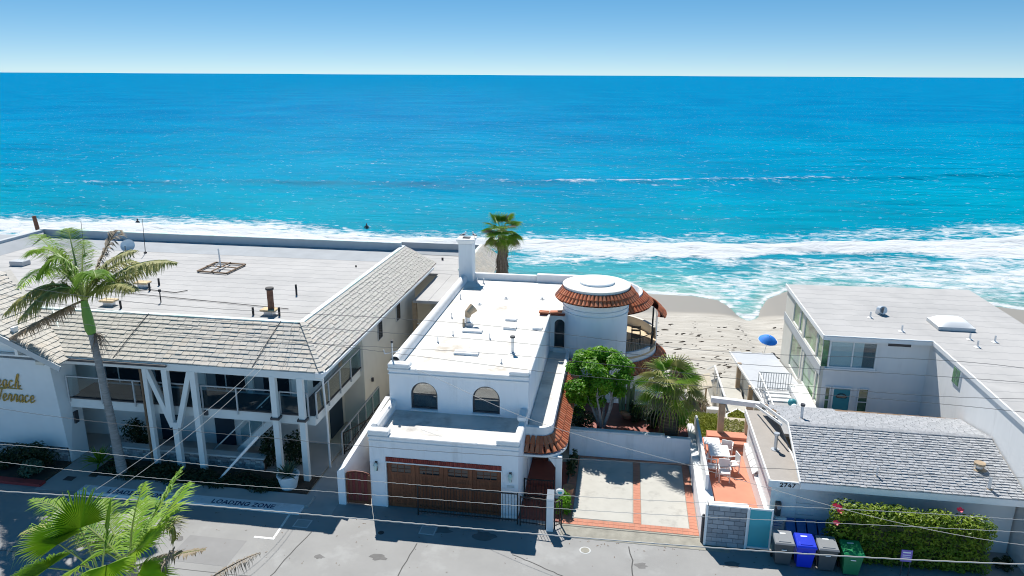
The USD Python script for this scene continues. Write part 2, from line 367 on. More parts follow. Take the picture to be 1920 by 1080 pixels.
n = {"g": ("geometry", {}), "foam": ("attribute", {"attribute": "foam"}), "dep": ("attribute", {"attribute": "shore"}),
     "map": ("mapping", {"scale": (.45, 1.0, 1.0), "rotation": (0, 0, -.23)}),
     "n1": ("noise_texture", {"scale": .85, "detail": 9.0, "roughness": .70, "distortion": .9}),
     "vor": ("voronoi_texture", {"feature": "distance_to_edge", "scale": .75, "detail": 2.0, "randomness": 1.0}),
     "warp": ("noise_texture", {"scale": .35, "detail": 4.0}), "wv": ("vector_math", {"math_type": "multiply_add", "vector2": (3.2, 3.2, 0)}),
     "vr": ("math", {"math_type": "multiply_add", "value2": -1.0, "value3": -.92}),
     "s1": ("math", {"math_type": "multiply_add", "value2": 1.2, "value3": 0.0}),
     "s2": ("math", {"math_type": "add"}), "s3": ("math", {"math_type": "multiply_add", "value2": 2.2, "value3": 0.0}),
     "fr": ("rgb_ramp", {"ramp": [(.42/2.2, (0, 0, 0)), (.84/2.2, (1, 1, 1))]}), "sc": ("math", {"math_type": "divide", "value2": 2.2}),
     "dr": ("math", {"math_type": "divide", "value2": 12.0}),
     "cr": ("rgb_ramp", {"ramp": [(0, (.22, .36, .33)), (.02, (.08, .33, .36)), (.06, (.012, .25, .345)), (.12, (.0, .25, .37)), (.28, (.0, .23, .40)), (.6, (.0, .212, .40)), (1, (.0, .187, .385))]}),
     "n4": ("noise_texture", {"scale": .02, "detail": 5.0}), "r4": ("rgb_ramp", {"ramp": [(.3, (.80, .80, .86)), (.7, (1.12, 1.12, 1.06))]}),
     "mul": ("mix_color", {"blend_type": "multiply", "fac": 1.0, "use_clamp": False}),
     "m2": ("mapping", {"scale": (.35, 1.0, 1.0), "rotation": (0, 0, -.23)}),
     "w1": ("noise_texture", {"scale": .55, "detail": 7.0, "roughness": .62}), "w2": ("noise_texture", {"scale": .12, "detail": 4.0}),
     "wa": ("math", {"math_type": "multiply_add", "value2": 4.0, "value3": 0.0}),
     "bp": ("bump", {"strength": 1.0, "distance": .8}),
     "wd": ("diffuse_bsdf", {}), "wg": ("glossy_bsdf", {"roughness": .16, "color": (1, 1, 1)}), "water": ("mix_closure", {"fac": .008}),
     "fb": ("bump", {"strength": 1.0, "distance": .5}), "foamsh": ("principled_bsdf", {"roughness": .9, "base_color": (.66, .69, .71)}), "mix": ("mix_closure", {}),
     "fk": ("noise_texture", {"scale": 1.5, "detail": 5.0, "roughness": .7}), "fkr": ("rgb_ramp", {"ramp": [(.645, (0, 0, 0)), (.70, (.8, .8, .8))]}), "fm": ("math", {"math_type": "maximum"})}
L = [("g.position", "map.vector"), ("map.vector", "n1.vector"), ("g.position", "warp.vector"), ("warp.color", "wv.vector1"), ("map.vector", "wv.vector3"), ("wv.vector", "vor.vector"),
     ("vor.distance", "vr.value1"), ("foam.fac", "s1.value1"), ("n1.fac", "s3.value1"), ("s1.value", "s2.value1"), ("vr.value", "s2.value2"), ("s2.value", "s3.value3"), ("s3.value", "sc.value1"), ("sc.value", "fr.fac"),
     ("dep.fac", "dr.value1"), ("dr.value", "cr.fac"), ("g.position", "n4.vector"), ("n4.fac", "r4.fac"), ("cr.color", "mul.a"), ("r4.color", "mul.b"), ("mul.result", "wd.color"),
     ("g.position", "m2.vector"), ("m2.vector", "w1.vector"), ("m2.vector", "w2.vector"), ("w2.fac", "wa.value1"), ("w1.fac", "wa.value3"), ("wa.value", "bp.height"), ("bp.normal", "wd.normal"), ("bp.normal", "wg.normal"), ("wd.BSDF", "water.closure1"), ("wg.BSDF", "water.closure2"),
     ("n1.fac", "fb.height"), ("fb.normal", "foamsh.normal"), ("m2.vector", "fk.vector"), ("fk.fac", "fkr.fac"), ("fkr.color", "fm.value1"), ("fr.color", "fm.value2"), ("fm.value", "mix.fac"), ("water.closure", "mix.closure1"), ("foamsh.BSDF", "mix.closure2")]
MADE['sea_water'] = usdkit.material(stage, '/World/Looks/sea_water', n, L, surface="mix.closure")
sm = usdkit.mesh(stage, path, (SV, SF), MADE['sea_water'], smooth=True)
pv = UsdGeom.PrimvarsAPI(sm)
from pxr import Vt
pv.CreatePrimvar('foam', Sdf.ValueTypeNames.FloatArray, 'vertex').Set(Vt.FloatArray.FromNumpy(np.concatenate([F1, np.zeros(pad)]).astype(np.float32)))
pv.CreatePrimvar('shore', Sdf.ValueTypeNames.FloatArray, 'vertex').Set(Vt.FloatArray.FromNumpy(np.concatenate([T1, np.full(pad, 12.0)]).astype(np.float32)))
tag(path, 'bright blue open sea with a white breaking shore wave', 'sea', kind='structure')

# beach: sand that falls to the water, wet near the waterline
def sand_z(x, y):
    d = shore(x)-y
    wide = np.interp(x, [-300, 300], [0, 0])
    z = SEA+.045*np.minimum(d, 30)+.02
    z = np.where(d < 0, SEA+.12*d*0.5, z)
    return z+.06*(meshkit.fbm(np.stack([x*.5, y*.9, x*0], -1), 4, 3)-.5)*ss(6, 12, d)
bx = np.concatenate([np.arange(-160, -20, 2.0), np.arange(-20, 60, .33), np.arange(60, 170, 2.0)]); by = np.arange(46.8, 97, .33)
X, Y = np.meshgrid(bx, by); Z = sand_z(X, Y); nx = len(bx)
i = np.arange((len(by)-1)*(nx-1)); a = (i//(nx-1))*nx+i % (nx-1)
wet = ss(9.2, 6.8, np.interp(X, [-300, -60, 3, 16, 60, 300], [70, 76, 78, 78.6, 82, 110])-Y+1.6*(meshkit.fbm(np.stack([X*.12, Y*.3, X*0], -1), 3, 8)-.5)*2)
n = {"g": ("geometry", {}), "w": ("attribute", {"attribute": "wet"}),
     "map": ("mapping", {"scale": (.22, 1.5, 1)}), "n1": ("noise_texture", {"scale": 1.1, "detail": 8.0, "roughness": .65}), "r1": ("rgb_ramp", {"ramp": [(.3, (.375, .345, .295)), (.7, (.56, .525, .465))]}),
     "n2": ("noise_texture", {"scale": .9, "detail": 6.0, "roughness": .6}), "r2": ("rgb_ramp", {"ramp": [(.60, (0, 0, 0)), (.74, (.75, .75, .75))]}),
     "k": ("mix_color", {"b": (.26, .21, .16)}), "mx": ("mix_color", {"b": (.30, .265, .215)}),
     "rr": ("math", {"math_type": "multiply_add", "value2": -.55, "value3": .95}),
     "n3": ("noise_texture", {"scale": 2.6, "detail": 6.0, "roughness": .6}), "iw": ("math", {"math_type": "subtract", "value1": 1.0}), "bs": ("math", {"math_type": "multiply", "value2": .8}),
     "b": ("bump", {"distance": .22}), "p": ("principled_bsdf", {})}
L = [("g.position", "map.vector"), ("map.vector", "n1.vector"), ("n1.fac", "r1.fac"), ("map.vector", "n2.vector"), ("n2.fac", "r2.fac"), ("r1.color", "k.a"), ("r2.color", "k.fac"),
     ("k.result", "mx.a"), ("w.fac", "mx.fac"), ("mx.result", "p.base_color"), ("w.fac", "rr.value1"), ("rr.value", "p.roughness"),
     ("map.vector", "n3.vector"), ("n3.fac", "b.height"), ("w.fac", "iw.value2"), ("iw.value", "bs.value1"), ("bs.value", "b.strength"), ("b.normal", "p.normal")]
MADE['beach_sand'] = usdkit.material(stage, '/World/Looks/beach_sand', n, L, surface="p.BSDF")
bm = usdkit.mesh(stage, '/World/beach', (np.stack([X, Y, Z], -1).reshape(-1, 3), np.stack([a, a+1, a+nx+1, a+nx], 1)), MADE['beach_sand'], smooth=True)
UsdGeom.PrimvarsAPI(bm).CreatePrimvar('wet', Sdf.ValueTypeNames.FloatArray, 'vertex').Set(Vt.FloatArray.FromNumpy(wet.ravel().astype(np.float32)))
tag('/World/beach', 'pale sand beach, wet and darker along the waterline', 'beach', kind='structure')

# ground sheet: level at the street, falling to the sand
def ground_z(x, y):
    x = np.asarray(x, float); y = np.asarray(y, float)
    k = ss(36.5, 46.6, y); return -.03*(1-k)+(sand_z(x, np.maximum(y, 44.0))-.05-.35*ss(46.9, 48.4, y))*k
gx = np.concatenate([np.arange(-160, -20, 5.0), np.arange(-20, 30, .7), np.arange(30, 171, 5.0)]); gy = np.concatenate([[-80, -40, 0, 20], np.arange(28, 48.6, .5)])
X, Y = np.meshgrid(gx, gy); Z = ground_z(X, Y); nx = len(gx)
i = np.arange((len(gy)-1)*(nx-1)); a = (i//(nx-1))*nx+i % (nx-1)
obj('ground', (np.stack([X, Y, Z], -1).reshape(-1, 3), np.stack([a, a+1, a+nx+1, a+nx], 1)), 'sand_ground', smooth=True, label='sandy ground falling from the street to the beach', cat='ground', kind='structure')

# road
obj('road', B().box(-160, 170, 4, 25.62, -.2, 0).box(-12.0, -1.9, 25.62, 27.2, -.2, 0).box(4.6, 170, 25.62, 27.6, -.2, 0.0), 'asphalt', label='sunlit grey asphalt street with joint lines', cat='road', kind='structure')
# tarred crack lines in the road
def strip(b, pts, w, z=.004):
    pts = np.array(pts, float)
    for p, q in zip(pts[:-1], pts[1:]):
        d = (q-p)/np.linalg.norm(q-p); nrm = np.array([-d[1], d[0]])*w/2
        b.quad((*(p-nrm), z), (*(q-nrm), z), (*(q+nrm), z), (*(p+nrm), z))
    return b
def wob(p, q, n=14, s=.04):
    t = np.linspace(0, 1, n)[:, None]; return np.array(p)*(1-t)+np.array(q)*t+np.c_[rng.normal(0, s, n), rng.normal(0, s*.4, n)]
cracks = B()
for p, q in (((-11.75, 24.4), (-13.0, 15)), ((-7.4, 24.3), (-8.2, 15)), ((-3.6, 24.2), (.5, 22.2)), ((.8, 25.4), (1.6, 15))):
    strip(cracks, wob(p, q, 26, .03), .045)
strip(cracks, wob((-30, 21.3), (14, 21.6), 60, .02), .025)
obj('tar_line', cracks, 'tar', label='dark tar sealed cracks running across the asphalt street', cat='crack', kind='structure')

for i, (x, y, w_, h_, l) in enumerate(((-15.2, 22.6, 2.4, 1.6, 'rectangular darker asphalt patch in the street right of the foreground palms'), (3.0, 23.2, 1.9, 1.2, 'rectangular darker asphalt patch in the street before the block wall'))):
    obj('asphalt_patch', B().box(x-w_/2, x+w_/2, y-h_/2, y+h_/2, -.01, .0035), 'asphalt_patch', label=l, cat='road patch')

st_b = B(); gs_ = np.random.default_rng(9)
for x, y, r_ in ((-8.6, 23.2, .22), (-4.9, 25.2, .3), (-6.6, 25.3, .25), (1.2, 24.3, .18), (-10.8, 22.9, .15), (4.6, 24.9, .2), (-16.8, 23.1, .2), (-2.4, 22.9, .14)):
    a = np.linspace(0, 2*math.pi, 15)[:-1]; rr_ = r_*(.6+.6*gs_.random(14)); st_b.add([(x, y, .0028)]+[(x+q*1.5*math.cos(t), y+q*math.sin(t), .0028) for q, t in zip(rr_, a)], [(0, 1+i, 1+(i+1) % 14) for i in range(14)])
obj('oil_stains', st_b, 'oil_stain', label='dark oil stains scattered over the asphalt street', cat='stain', kind='stuff')
lit = B()
for k in range(260):
    x = gs_.uniform(-24, 12); y = gs_.choice([25.5, 25.45, 25.2, 24.0, 22.5])+gs_.normal(0, .25); s_ = gs_.uniform(.02, .06); t = gs_.uniform(0, 3.14); c, d_ = s_*math.cos(t), s_*math.sin(t)
    lit.add([(x-c, y-d_, .006), (x+d_*.4, y-c*.4, .012), (x+c, y+d_, .008), (x-d_*.4, y+c*.4, .006)], [(0, 1, 2, 3)])
obj('leaf_litter', lit, 'dry_thatch', label='small dry leaves and grit lying on the street along the gutter', cat='litter', kind='stuff')
# ================================================================== white house with garage
def arch_poly(x0, x1, z0, zt, n=16):
    r = (x1-x0)/2; c = (x0+x1)/2; zs = zt-r
    return Polygon([(x0, z0), (x1, z0)]+[(c+r*math.cos(a), zs+r*math.sin(a)) for a in np.linspace(0, math.pi, n)])
def ring(poly, t): return poly.difference(poly.buffer(-t, join_style=2))
def tile_mesh(b, lo, hi, r0, r1, up, n=6, th=.018):
    lo = np.asarray(lo, float); hi = np.asarray(hi, float); d = hi-lo; d /= np.linalg.norm(d)
    s = np.cross(d, up); s /= np.linalg.norm(s); u = np.cross(s, d)
    V = []
    for p, r in ((lo, r0), (hi, r1)):
        for rr in (r, r-th):
            for a in np.linspace(0, math.pi, n+1):
                V.append(p+s*rr*math.cos(a)+u*rr*.85*math.sin(a))
    k = n+1; F = []
    for i in range(n):
        F += [(i, i+1, 2*k+i+1, 2*k+i), (k+i, 3*k+i, 3*k+i+1, k+i+1), (i, k+i, k+i+1, i+1), (2*k+i, 2*k+i+1, 3*k+i+1, 3*k+i)]
    F += [(0, 2*k, 3*k, k), (n, k+n, 3*k+n, 2*k+n)]
    return b.add(V, F)
def tiles_along(parent, pts_lo, pts_hi, rows=2, r=.105, z_off=.03):
    """barrel tiles: for each (low, high) pair of eave points a column of overlapping tiles"""
    for p, q in zip(pts_lo, pts_hi):
        p = np.array(p, float); q = np.array(q, float); d = q-p
        for k in range(rows):
            a = p+d*(k/rows)+[0, 0, z_off+.016*k+rng.normal(0, .005)]; b_ = p+d*(min(1.0, (k+1.14)/rows))+[0, 0, z_off-.012+.016*k]
            side = np.cross(d, (0, 0, 1)); side /= np.linalg.norm(side); up = np.cross(side, d)
            jit = side*rng.normal(0, .008)
            obj('tile', tile_mesh(B(), a+jit, b_+jit*.5, r*rng.uniform(.97, 1.04), r*.8, up), 'clay_%d' % rng.choice([0, 0, 1, 1, 2, 3]), parent, smooth=40)

H = thing('white_house', 'white stucco beach house with red tile eaves, round tower and brown garage door', 'house', (-6.9, 26.58, 0))
X0, X1, YG, YU, YB = -10.0, -3.76, 26.58, 29.5, 45.2
ZT, ZP = 3.08, 3.42       # terrace floor, garage parapet top
ZR, ZRP = 5.02, 5.12      # upper roof, front edge
# garage front wall with door opening
gf = sbox(X0, 0, X1, 3.2).difference(sbox(-9.32, -.1, -4.44, 2.36))
wall = B().ext(gf, YG, YG+.25, 'xz')
wall.box(X0, X0+.25, YG+.25, YU, 0, 3.2).box(X1-.25, X1, YG+.25, YU-.0, 0, 3.2)
obj('wall', wall, 'stucco_house', H)
# upper storey front wall, with arched openings
w1 = arch_poly(-9.03, -7.81, 3.19, 4.5); w2 = arch_poly(-6.23, -5.01, 3.19, 4.5)
uf = sbox(X0, ZT, X1, 4.98).difference(w1).difference(w2)
up_ = B().ext(uf, YU, YU+.25, 'xz').box(X0, X0+.25, YU+.25, YB, 0, 4.98).box(X1-.25, X1, YU+.25, 38.6, 0, 4.98).box(X0+.25, -1.2, YB-.25, YB, 0, 4.98)
obj('upper_wall', up_, 'stucco_house', H)
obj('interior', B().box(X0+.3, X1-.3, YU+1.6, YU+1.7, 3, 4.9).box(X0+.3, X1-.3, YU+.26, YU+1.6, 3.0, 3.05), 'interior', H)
for w in (w1, w2):
    fr = obj('arched_window', B().ext(ring(w, .07), YU+.10, YU+.17, 'xz').box(w.bounds[0]+.07, w.bounds[2]-.07, YU+.11, YU+.16, 3.83, 3.89), 'dark_metal', H)
    obj('pane', B().ext(w.buffer(-.06), YU+.135, YU+.142, 'xz'), 'glass_window', fr)
    cb = B(); xx = np.linspace(w.bounds[0]+.05, w.bounds[2]-.05, 40); zz = (3.22, 3.86)
    yy = YU+.32+.03*np.sin(np.arange(40)*1.7)
    V = np.array([(x, y, z) for x, y in zip(xx, yy) for z in zz]); cb.add(V, [(2*i, 2*i+2, 2*i+3, 2*i+1) for i in range(39)])
    obj('curtain', cb, 'curtain', fr)
    obj('sill', B().tm(rbox(w.bounds[0]-.06, w.bounds[2]+.06, YU-.05, YU+.1, 3.12, 3.187, .015)), 'trim_white', fr)
# terrace over the garage
obj('terrace_floor', B().box(X0+.25, X1-.25, YG+.25, YU, ZT-.12, ZT), 'roof_terrace', H)
pp = B()
pp.tm(rbox(X0-.05, X1+.05, YG-.06, YG+.32, 3.2, 3.30, .03))
pp.tm(rbox(X0-.02, X0+.30, YG+.32, YU, 3.2, 3.62, .08)).tm(rbox(X1-.28, X1+.02, YG+.32, YU, 3.2, 3.36, .05))
pp.tm(rbox(X0-.03, X0+.85, YG-.05, YG+.34, 3.302, 3.52, .03)).tm(rbox(X1-.9, X1+.04, YG-.05, YG+.34, 3.302, 3.50, .03))
pp.tm(rbox(X1-.35, X1+.03, YU-.9, YU-.02, 3.365, 3.62, .06))
obj('terrace_parapet', pp, 'stucco_white', H, smooth=25)
obj('cornice', B().tm(rbox(X0-.03, X1+.03, YG-.03, YG, 3.02, 3.08, .01)).tm(rbox(X0-.04, X1+.04, YU-.05, YU, 4.80, 4.86, .012)), 'trim_white', H)
# upper roof, parapets
roofpoly = Polygon([(X0+.2, YU+.1), (X1, YU+.1), (X1, 38.6), (-2.6, 38.6), (-1.3, 39.3), (-1.3, YB-.2), (X0+.2, YB-.2)])
obj('roof', B().ext(roofpoly, 4.94, ZR, 'xy'), 'roof_white', H)
q = B()
q.tm(rbox(X0-.05, X1+.04, YU-.06, YU+.22, 4.98, 5.10, .03))
q.tm(rbox(X0-.04, X0+.95, YU-.055, YU+.42, 5.102, 5.30, .04)).tm(rbox(X1-.85, X1+.03, YU-.055, YU+.32, 5.102, 5.27, .04))
q.tm(rbox(X1-.10, X1+.03, YU+.33, 38.6, 4.98, 5.10, .03))
obj('rear_parapet', B().tm(rbox(X0+.2, -5.3, YB-.28, YB+.05, 4.98, 5.42, .05)), 'stucco_white', H, smooth=25); obj('rear_parapet', B().tm(rbox(-5.295, -1.2, YB-.33, YB+.08, 4.98, 5.52, .05)), 'stucco_white', H, smooth=25)
obj('parapet', q, 'stucco_white', H, smooth=25)
b = B(); n = 10; ang = np.linspace(0, math.pi, n)
V = [(X0+.16-.24*math.cos(a), y, 5.05+.42*math.sin(a)**.7) for y in (YU+.44, YB) for a in ang]
b.add(V, [(i, i+1, n+i+1, n+i) for i in range(n-1)])
b.box(X0-.07, X0+.39, YU+.43, YB, 4.95, 5.06)
obj('rounded_parapet', b, 'stucco_white', H, smooth=40)
# roof fittings: low hatches, pipes
for x, y, sx, sy in ((-5.55, 35.8, .65, .45), (-7.0, 31.9, 1.15, .42), (-7.35, 35.0, 1.0, .4), (-4.15, 36.0, .5, .4), (-5.7, 37.2, .6, .45)):
    hb = obj('roof_hatch', B().tm(rbox(x-sx/2, x+sx/2, y-sy/2, y+sy/2, ZR, ZR+.11, .015)), 'stucco_white', H)
for x, y, h, r in ((-4.9, 32.4, .75, .07), (-8.9, 37, .3, .03), (-8.7, 33.2, .28, .03), (-8.2, 34.3, .25, .03), (-6.3, 34.1, .3, .03), (-9.2, 40.5, .3, .03), (-8.9, 43.9, .42, .04), (-8.5, 44.0, .35, .04), (-4.5, 41.2, .15, .06), (-6.6, 41.0, .12, .07), (-7.9, 39.6, .12, .06), (-5.2, 31.0, .22, .03)):
    pb = obj('vent_pipe', B().cyl(x, y, ZR, ZR+h, r, 8).cyl(x, y, ZR, ZR+.05, r*2.2, 8), 'galv', H, smooth=40)
    if h > .5: obj('pipe_cap', B().cyl(x, y, ZR+h, ZR+h+.09, r*1.7, 10), 'dark_metal', pb)
# cooling fan unit on the roof
fan = obj('roof_fan', B().box(-8.05, -7.55, 35.75, 36.15, ZR, ZR+.2).cyl(-7.8, 35.95, ZR+.2, ZR+.55, .14, 10), 'galv', H)
obj('fan_hood', B().tube([(-7.8, 35.95, ZR+.5), (-7.75, 35.9, ZR+.72), (-7.5, 36.1, ZR+.95)], [.16, .2, .26], 12).box(-8.0, -7.9, 35.6, 35.7, ZR, ZR+.45), 'timber', fan)
# chimney
ch = obj('chimney', B().tm(rbox(-10.15, -9.25, 44.3, 45.1, 4.9, 7.42, .02)), 'stucco_white', H)
ct = B(); r0 = [(-10.15, 44.3), (-9.25, 44.3), (-9.25, 45.1), (-10.15, 45.1)]
o = .1; pts = [(-10.15, 44.3, 7.42), (-10.15-o, 44.3-o, 7.66), (-10.15, 45.1, 7.42), (-10.15-o, 45.1+o, 7.66), (-9.25, 44.3, 7.42), (-9.25+o, 44.3-o, 7.66), (-9.25, 45.1, 7.42), (-9.25+o, 45.1+o, 7.66)]
ct.hexa([pts[0], pts[1], pts[2], pts[3], pts[4], pts[5], pts[6], pts[7]]).box(-10.27, -9.13, 44.18, 45.22, 7.66, 7.74)
obj('chimney_cap', ct, 'stucco_white', ch)
obj('flue', B().box(-9.92, -9.48, 44.5, 44.9, 7.745, 7.80), 'dark_metal', ch)
# garage door
gd = obj('garage_door', B().box(-9.30, -4.46, YG+.10, YG+.16, 0.02, 2.10), 'wood_1', H)
secw = (4.84)/4
for k in range(4):
    x0 = -9.30+k*secw; x1 = x0+secw
    for a, c, z0, z1 in ((x0+.01, x0+.16, .03, 2.09), (x1-.16, x1-.01, .03, 2.09), (x0+.162, x1-.162, 1.98, 2.09), (x0+.162, x1-.162, 1.55, 1.64), (x0+.162, x1-.162, .03, .14)):
        obj('stile', B().box(a, c, YG+.075, YG+.10, z0, z1), 'wood_%d' % rng.integers(3), gd)
    xs_ = np.linspace(x0+.165, x1-.165, 8)
    for i in range(7):
        obj('plank', B().box(xs_[i]+.004, xs_[i+1]-.004, YG+.085, YG+.099, .142, 1.548), 'wood_%d' % rng.integers(3), gd)
    xs_ = np.linspace(x0+.165, x1-.165, 4)
    wf = obj('door_window', B().box(x0+.164, x1-.164, YG+.094, YG+.0995, 1.642, 1.978), 'window_dark', gd)
    for i in range(4):
        xm = min(max(xs_[i], x0+.18), x1-.18); obj('muntin', B().box(xm-.014, xm+.014, YG+.078, YG+.0935, 1.645, 1.975), 'wood_1', wf)
    obj('muntin', B().box(x0+.2, x1-.2, YG+.080, YG+.0930, 1.80, 1.82), 'wood_1', wf)
obj('door_header', B().box(-9.34, -4.42, YG-.03, YG+.12, 2.10, 2.15), 'trim_white', H)
br = obj('brick_course', B().box(-9.32, -4.44, YG+.02, YG+.2, 2.155, 2.36), 'mortar', H)
nb = 57; w = 4.86/nb
for i in range(nb):
    obj('brick', B().box(-9.31+i*w+.006, -9.31+(i+1)*w-.006, YG-.025+rng.normal(0, .003), YG+.019, 2.162, 2.354), 'brick_%d' % rng.integers(3), br)
obj('door_jamb', B().box(-9.36, -9.30, YG-.02, YG+.11, 0, 2.098).box(-4.46, -4.40, YG-.02, YG+.11, 0, 2.098), 'trim_white', H)
obj('house_number_plate', B().box(-4.22, -3.92, YG-.02, YG, 1.42, 1.52), 'cap_stone', H)
# strip roof over the entry side with tiled eave
XS1, YS0, YS1 = -2.62, 28.75, 38.6; ZS = 2.86
rr = .55
outer = Polygon([(X1, YS0), (XS1-rr, YS0)]+[(XS1-rr+rr*math.sin(a), YS0+rr-rr*math.cos(a)) for a in np.linspace(0, math.pi/2, 8)]+[(XS1, YS1), (X1, YS1)])
obj('strip_roof', B().ext(outer.buffer(-.02), 2.62, ZS, 'xy'), 'roof_terrace', H)
rim = outer.difference(outer.buffer(-.16)).difference(sbox(X1-.1, YS0+.2, X1+.2, YS1))
obj('strip_parapet', B().ext(rim, 2.58, 3.10, 'xy'), 'stucco_white', H, smooth=30)
base = B().ext(outer.buffer(.02), 2.30, 2.57, 'xy'); 
base.ext(outer.buffer(.62, join_style=1).difference(sbox(-20, 20, X1, 50)).difference(sbox(-20, YS1, 20, 60)), 2.02, 2.12, 'xy')
base.box(X1-.02, -2.05, YS0+1.0, YS1, 2.122, 2.20)
base.box(-3.0, -2.8, 31.2, YS1, 0, 2.02)
obj('entry_eave', base, 'stucco_white', H, smooth=30)
tr = obj('entry_tile_roof', B().ext(outer.buffer(.50).difference(outer.buffer(.03)).difference(sbox(-20, 20, X1, 50)).difference(sbox(-20, YS1-.2, 20, 60)), 2.125, 2.2, 'xy'), 'tile_under', H)
lo, hi = [], []
zl, zh, ov, ih = 2.16, 2.66, .60, .02
for x in np.arange(X1+.12, XS1-rr, .225): lo.append((x, YS0-ov, zl)); hi.append((x, YS0-ih, zh))
for a in np.linspace(.16, math.pi/2-.1, 6):
    c = (XS1-rr, YS0+rr); lo.append((c[0]+(rr+ov)*math.sin(a), c[1]-(rr+ov)*math.cos(a), zl)); hi.append((c[0]+(rr+ih)*math.sin(a), c[1]-(rr+ih)*math.cos(a), zh))
for y in np.arange(YS0+rr+.05, YS1-.1, .225): lo.append((XS1+ov, y, zl)); hi.append((XS1+ih, y, zh))
tiles_along(tr, lo, hi)
# column, bracket and entry
cx, cy = -2.27, 28.42
col = obj('entry_column', B().tm(rbox(cx-.13, cx+.13, cy-.13, cy+.13, 0, 2.02, .02)), 'stucco_white', H)
obj('bracket', B().add([(cx-.13, cy-.1, 1.5), (cx-.13, cy+.1, 1.5), (cx-.5, cy-.1, 2.018), (cx-.5, cy+.1, 2.018), (cx-.13, cy-.1, 2.018), (cx-.13, cy+.1, 2.018)], [(0, 4, 2), (1, 3, 5), (0, 2, 3), (0, 3, 1), (0, 1, 5), (0, 5, 4), (2, 4, 5), (2, 5, 3)]), 'stucco_white', col)
obj('entry_floor', B().box(X1+.01, -2.0, 26.6, 31.5, .004, .05).box(X1+.01, -2.6, 29.2, 31.5, .05, .18), 'entry_tile', H)
obj('front_door', B().box(-3.72, -2.82, 31.25, 31.33, .18, 2.0), 'wood_gate', H)
# arched window wall at the far end of the strip terrace
aw = arch_poly(-3.52, -2.95, 2.95, 4.72)
ew = sbox(X1, 2.6, -2.55, 4.94).difference(aw)
obj('end_wall', B().ext(ew, 38.62, 38.82, 'xz'), 'stucco_house', H)
fr = obj('arched_window', B().ext(ring(aw, .05), 38.70, 38.76, 'xz').box(-3.47, -3.0, 38.71, 38.75, 3.9, 3.95), 'dark_metal', H)
obj('pane', B().ext(aw.buffer(-.04), 38.735, 38.742, 'xz'), 'window_dark', fr)
# round tower
TC = (-1.33, 39.3); TR = 1.75
tw = B().lathe(*TC, [(TR, -.2), (TR, 5.42), (TR+.05, 5.44), (TR+.05, 5.52), (TR, 5.54), (TR+.12, 5.9), (TR+.12, 6.0)], 64)
obj('tower', tw, 'stucco_house', H, smooth=30)
obj('tower_band', B().lathe(*TC, [(TR+.002, 5.20), (TR+.045, 5.21), (TR+.045, 5.26), (TR+.002, 5.27)], 64), 'trim_white', H, smooth=30)
ca = -1.15
wv = B(); wa = arch_poly(-.2, .2, 1.9, 2.95); wx, wy = np.array(wa.exterior.coords).T
m_ = B().ext(wa, 0, .1, 'xz').get()
def curve_xz(v, rad, a0): # bend a flat x-z slab (y outward) round the tower
    ang = a0+v[:, 0]/rad; R_ = rad+v[:, 1]; return np.stack([TC[0]+R_*np.cos(ang), TC[1]+R_*np.sin(ang), v[:, 2]], 1)
fw_ = obj('tower_window', (curve_xz(m_[0]*[1, .5, 1], TR-.01, ca), m_[1][:, ::-1]), 'window_dark', H)
m_ = B().ext(ring(wa.buffer(.05), .05), 0, .12, 'xz').get(); obj('frame', (curve_xz(m_[0]*[1, .7, 1], TR-.01, ca), m_[1][:, ::-1]), 'stucco_white', fw_)
tt = obj('tower_tile_roof', B().lathe(*TC, [(TR+.42, 5.97), (TR+.5, 5.97), (TR+.1, 6.52), (TR-.3, 6.5)], 64), 'tile_under', H, smooth=30)
NT = 62; lo = []; hi = []
for i in range(NT):
    a = 2*math.pi*i/NT
    if math.sin(a-math.radians(55)) > .55: continue
    lo.append((TC[0]+2.26*math.cos(a), TC[1]+2.26*math.sin(a), 5.98)); hi.append((TC[0]+1.86*math.cos(a), TC[1]+1.86*math.sin(a), 6.46))
tiles_along(tt, lo, hi, 2, .108)
obj('tower_top', B().lathe(*TC, [(1.80, 6.30), (1.80, 6.60), (1.84, 6.62), (1.84, 6.66), (1.75, 6.70), (0, 6.72)], 64), 'roof_white', H, smooth=30)
obj('tower_lid', B().lathe(TC[0]+.0, TC[1]+.05, [(.95, 6.70), (.97, 6.82), (.9, 6.86), (.4, 6.93), (0, 6.95)], 48), 'white_plastic', H, smooth=30)
# rounded sea terrace roof and balcony behind the tower
SC = (-1.1, 42.3)
obj('round_roof', B().lathe(*SC, [(2.35, 4.9), (2.35, 5.50), (2.2, 5.52), (2.2, 5.06), (0, 5.06)], 64), 'stucco_white', H, smooth=30)
rt = obj('round_tile_roof', B().lathe(*SC, [(2.3, 4.78), (2.92, 4.78), (2.36, 5.32)], 64), 'tile_under', H, smooth=30)
lo = []; hi = []
for i in range(76):
    a = 2*math.pi*i/76
    if -1.05 < ((a+math.pi) % (2*math.pi))-math.pi < .9:
        lo.append((SC[0]+2.95*math.cos(a), SC[1]+2.95*math.sin(a), 4.82)); hi.append((SC[0]+2.38*math.cos(a), SC[1]+2.38*math.sin(a), 5.34))
tiles_along(rt, lo, hi, 2, .112)
obj('balcony_floor', B().lathe(*SC, [(0, 2.3), (3.3, 2.3), (3.3, 2.5), (0, 2.5)], 64), 'floor_cream', H)
obj('sea_wall_of_balcony', B().lathe(*SC, [(3.3, 2.5), (3.3, 3.1), (3.12, 3.1), (3.12, 2.5)], 40, math.radians(12), math.radians(80)), 'stucco_cream', H, smooth=30)
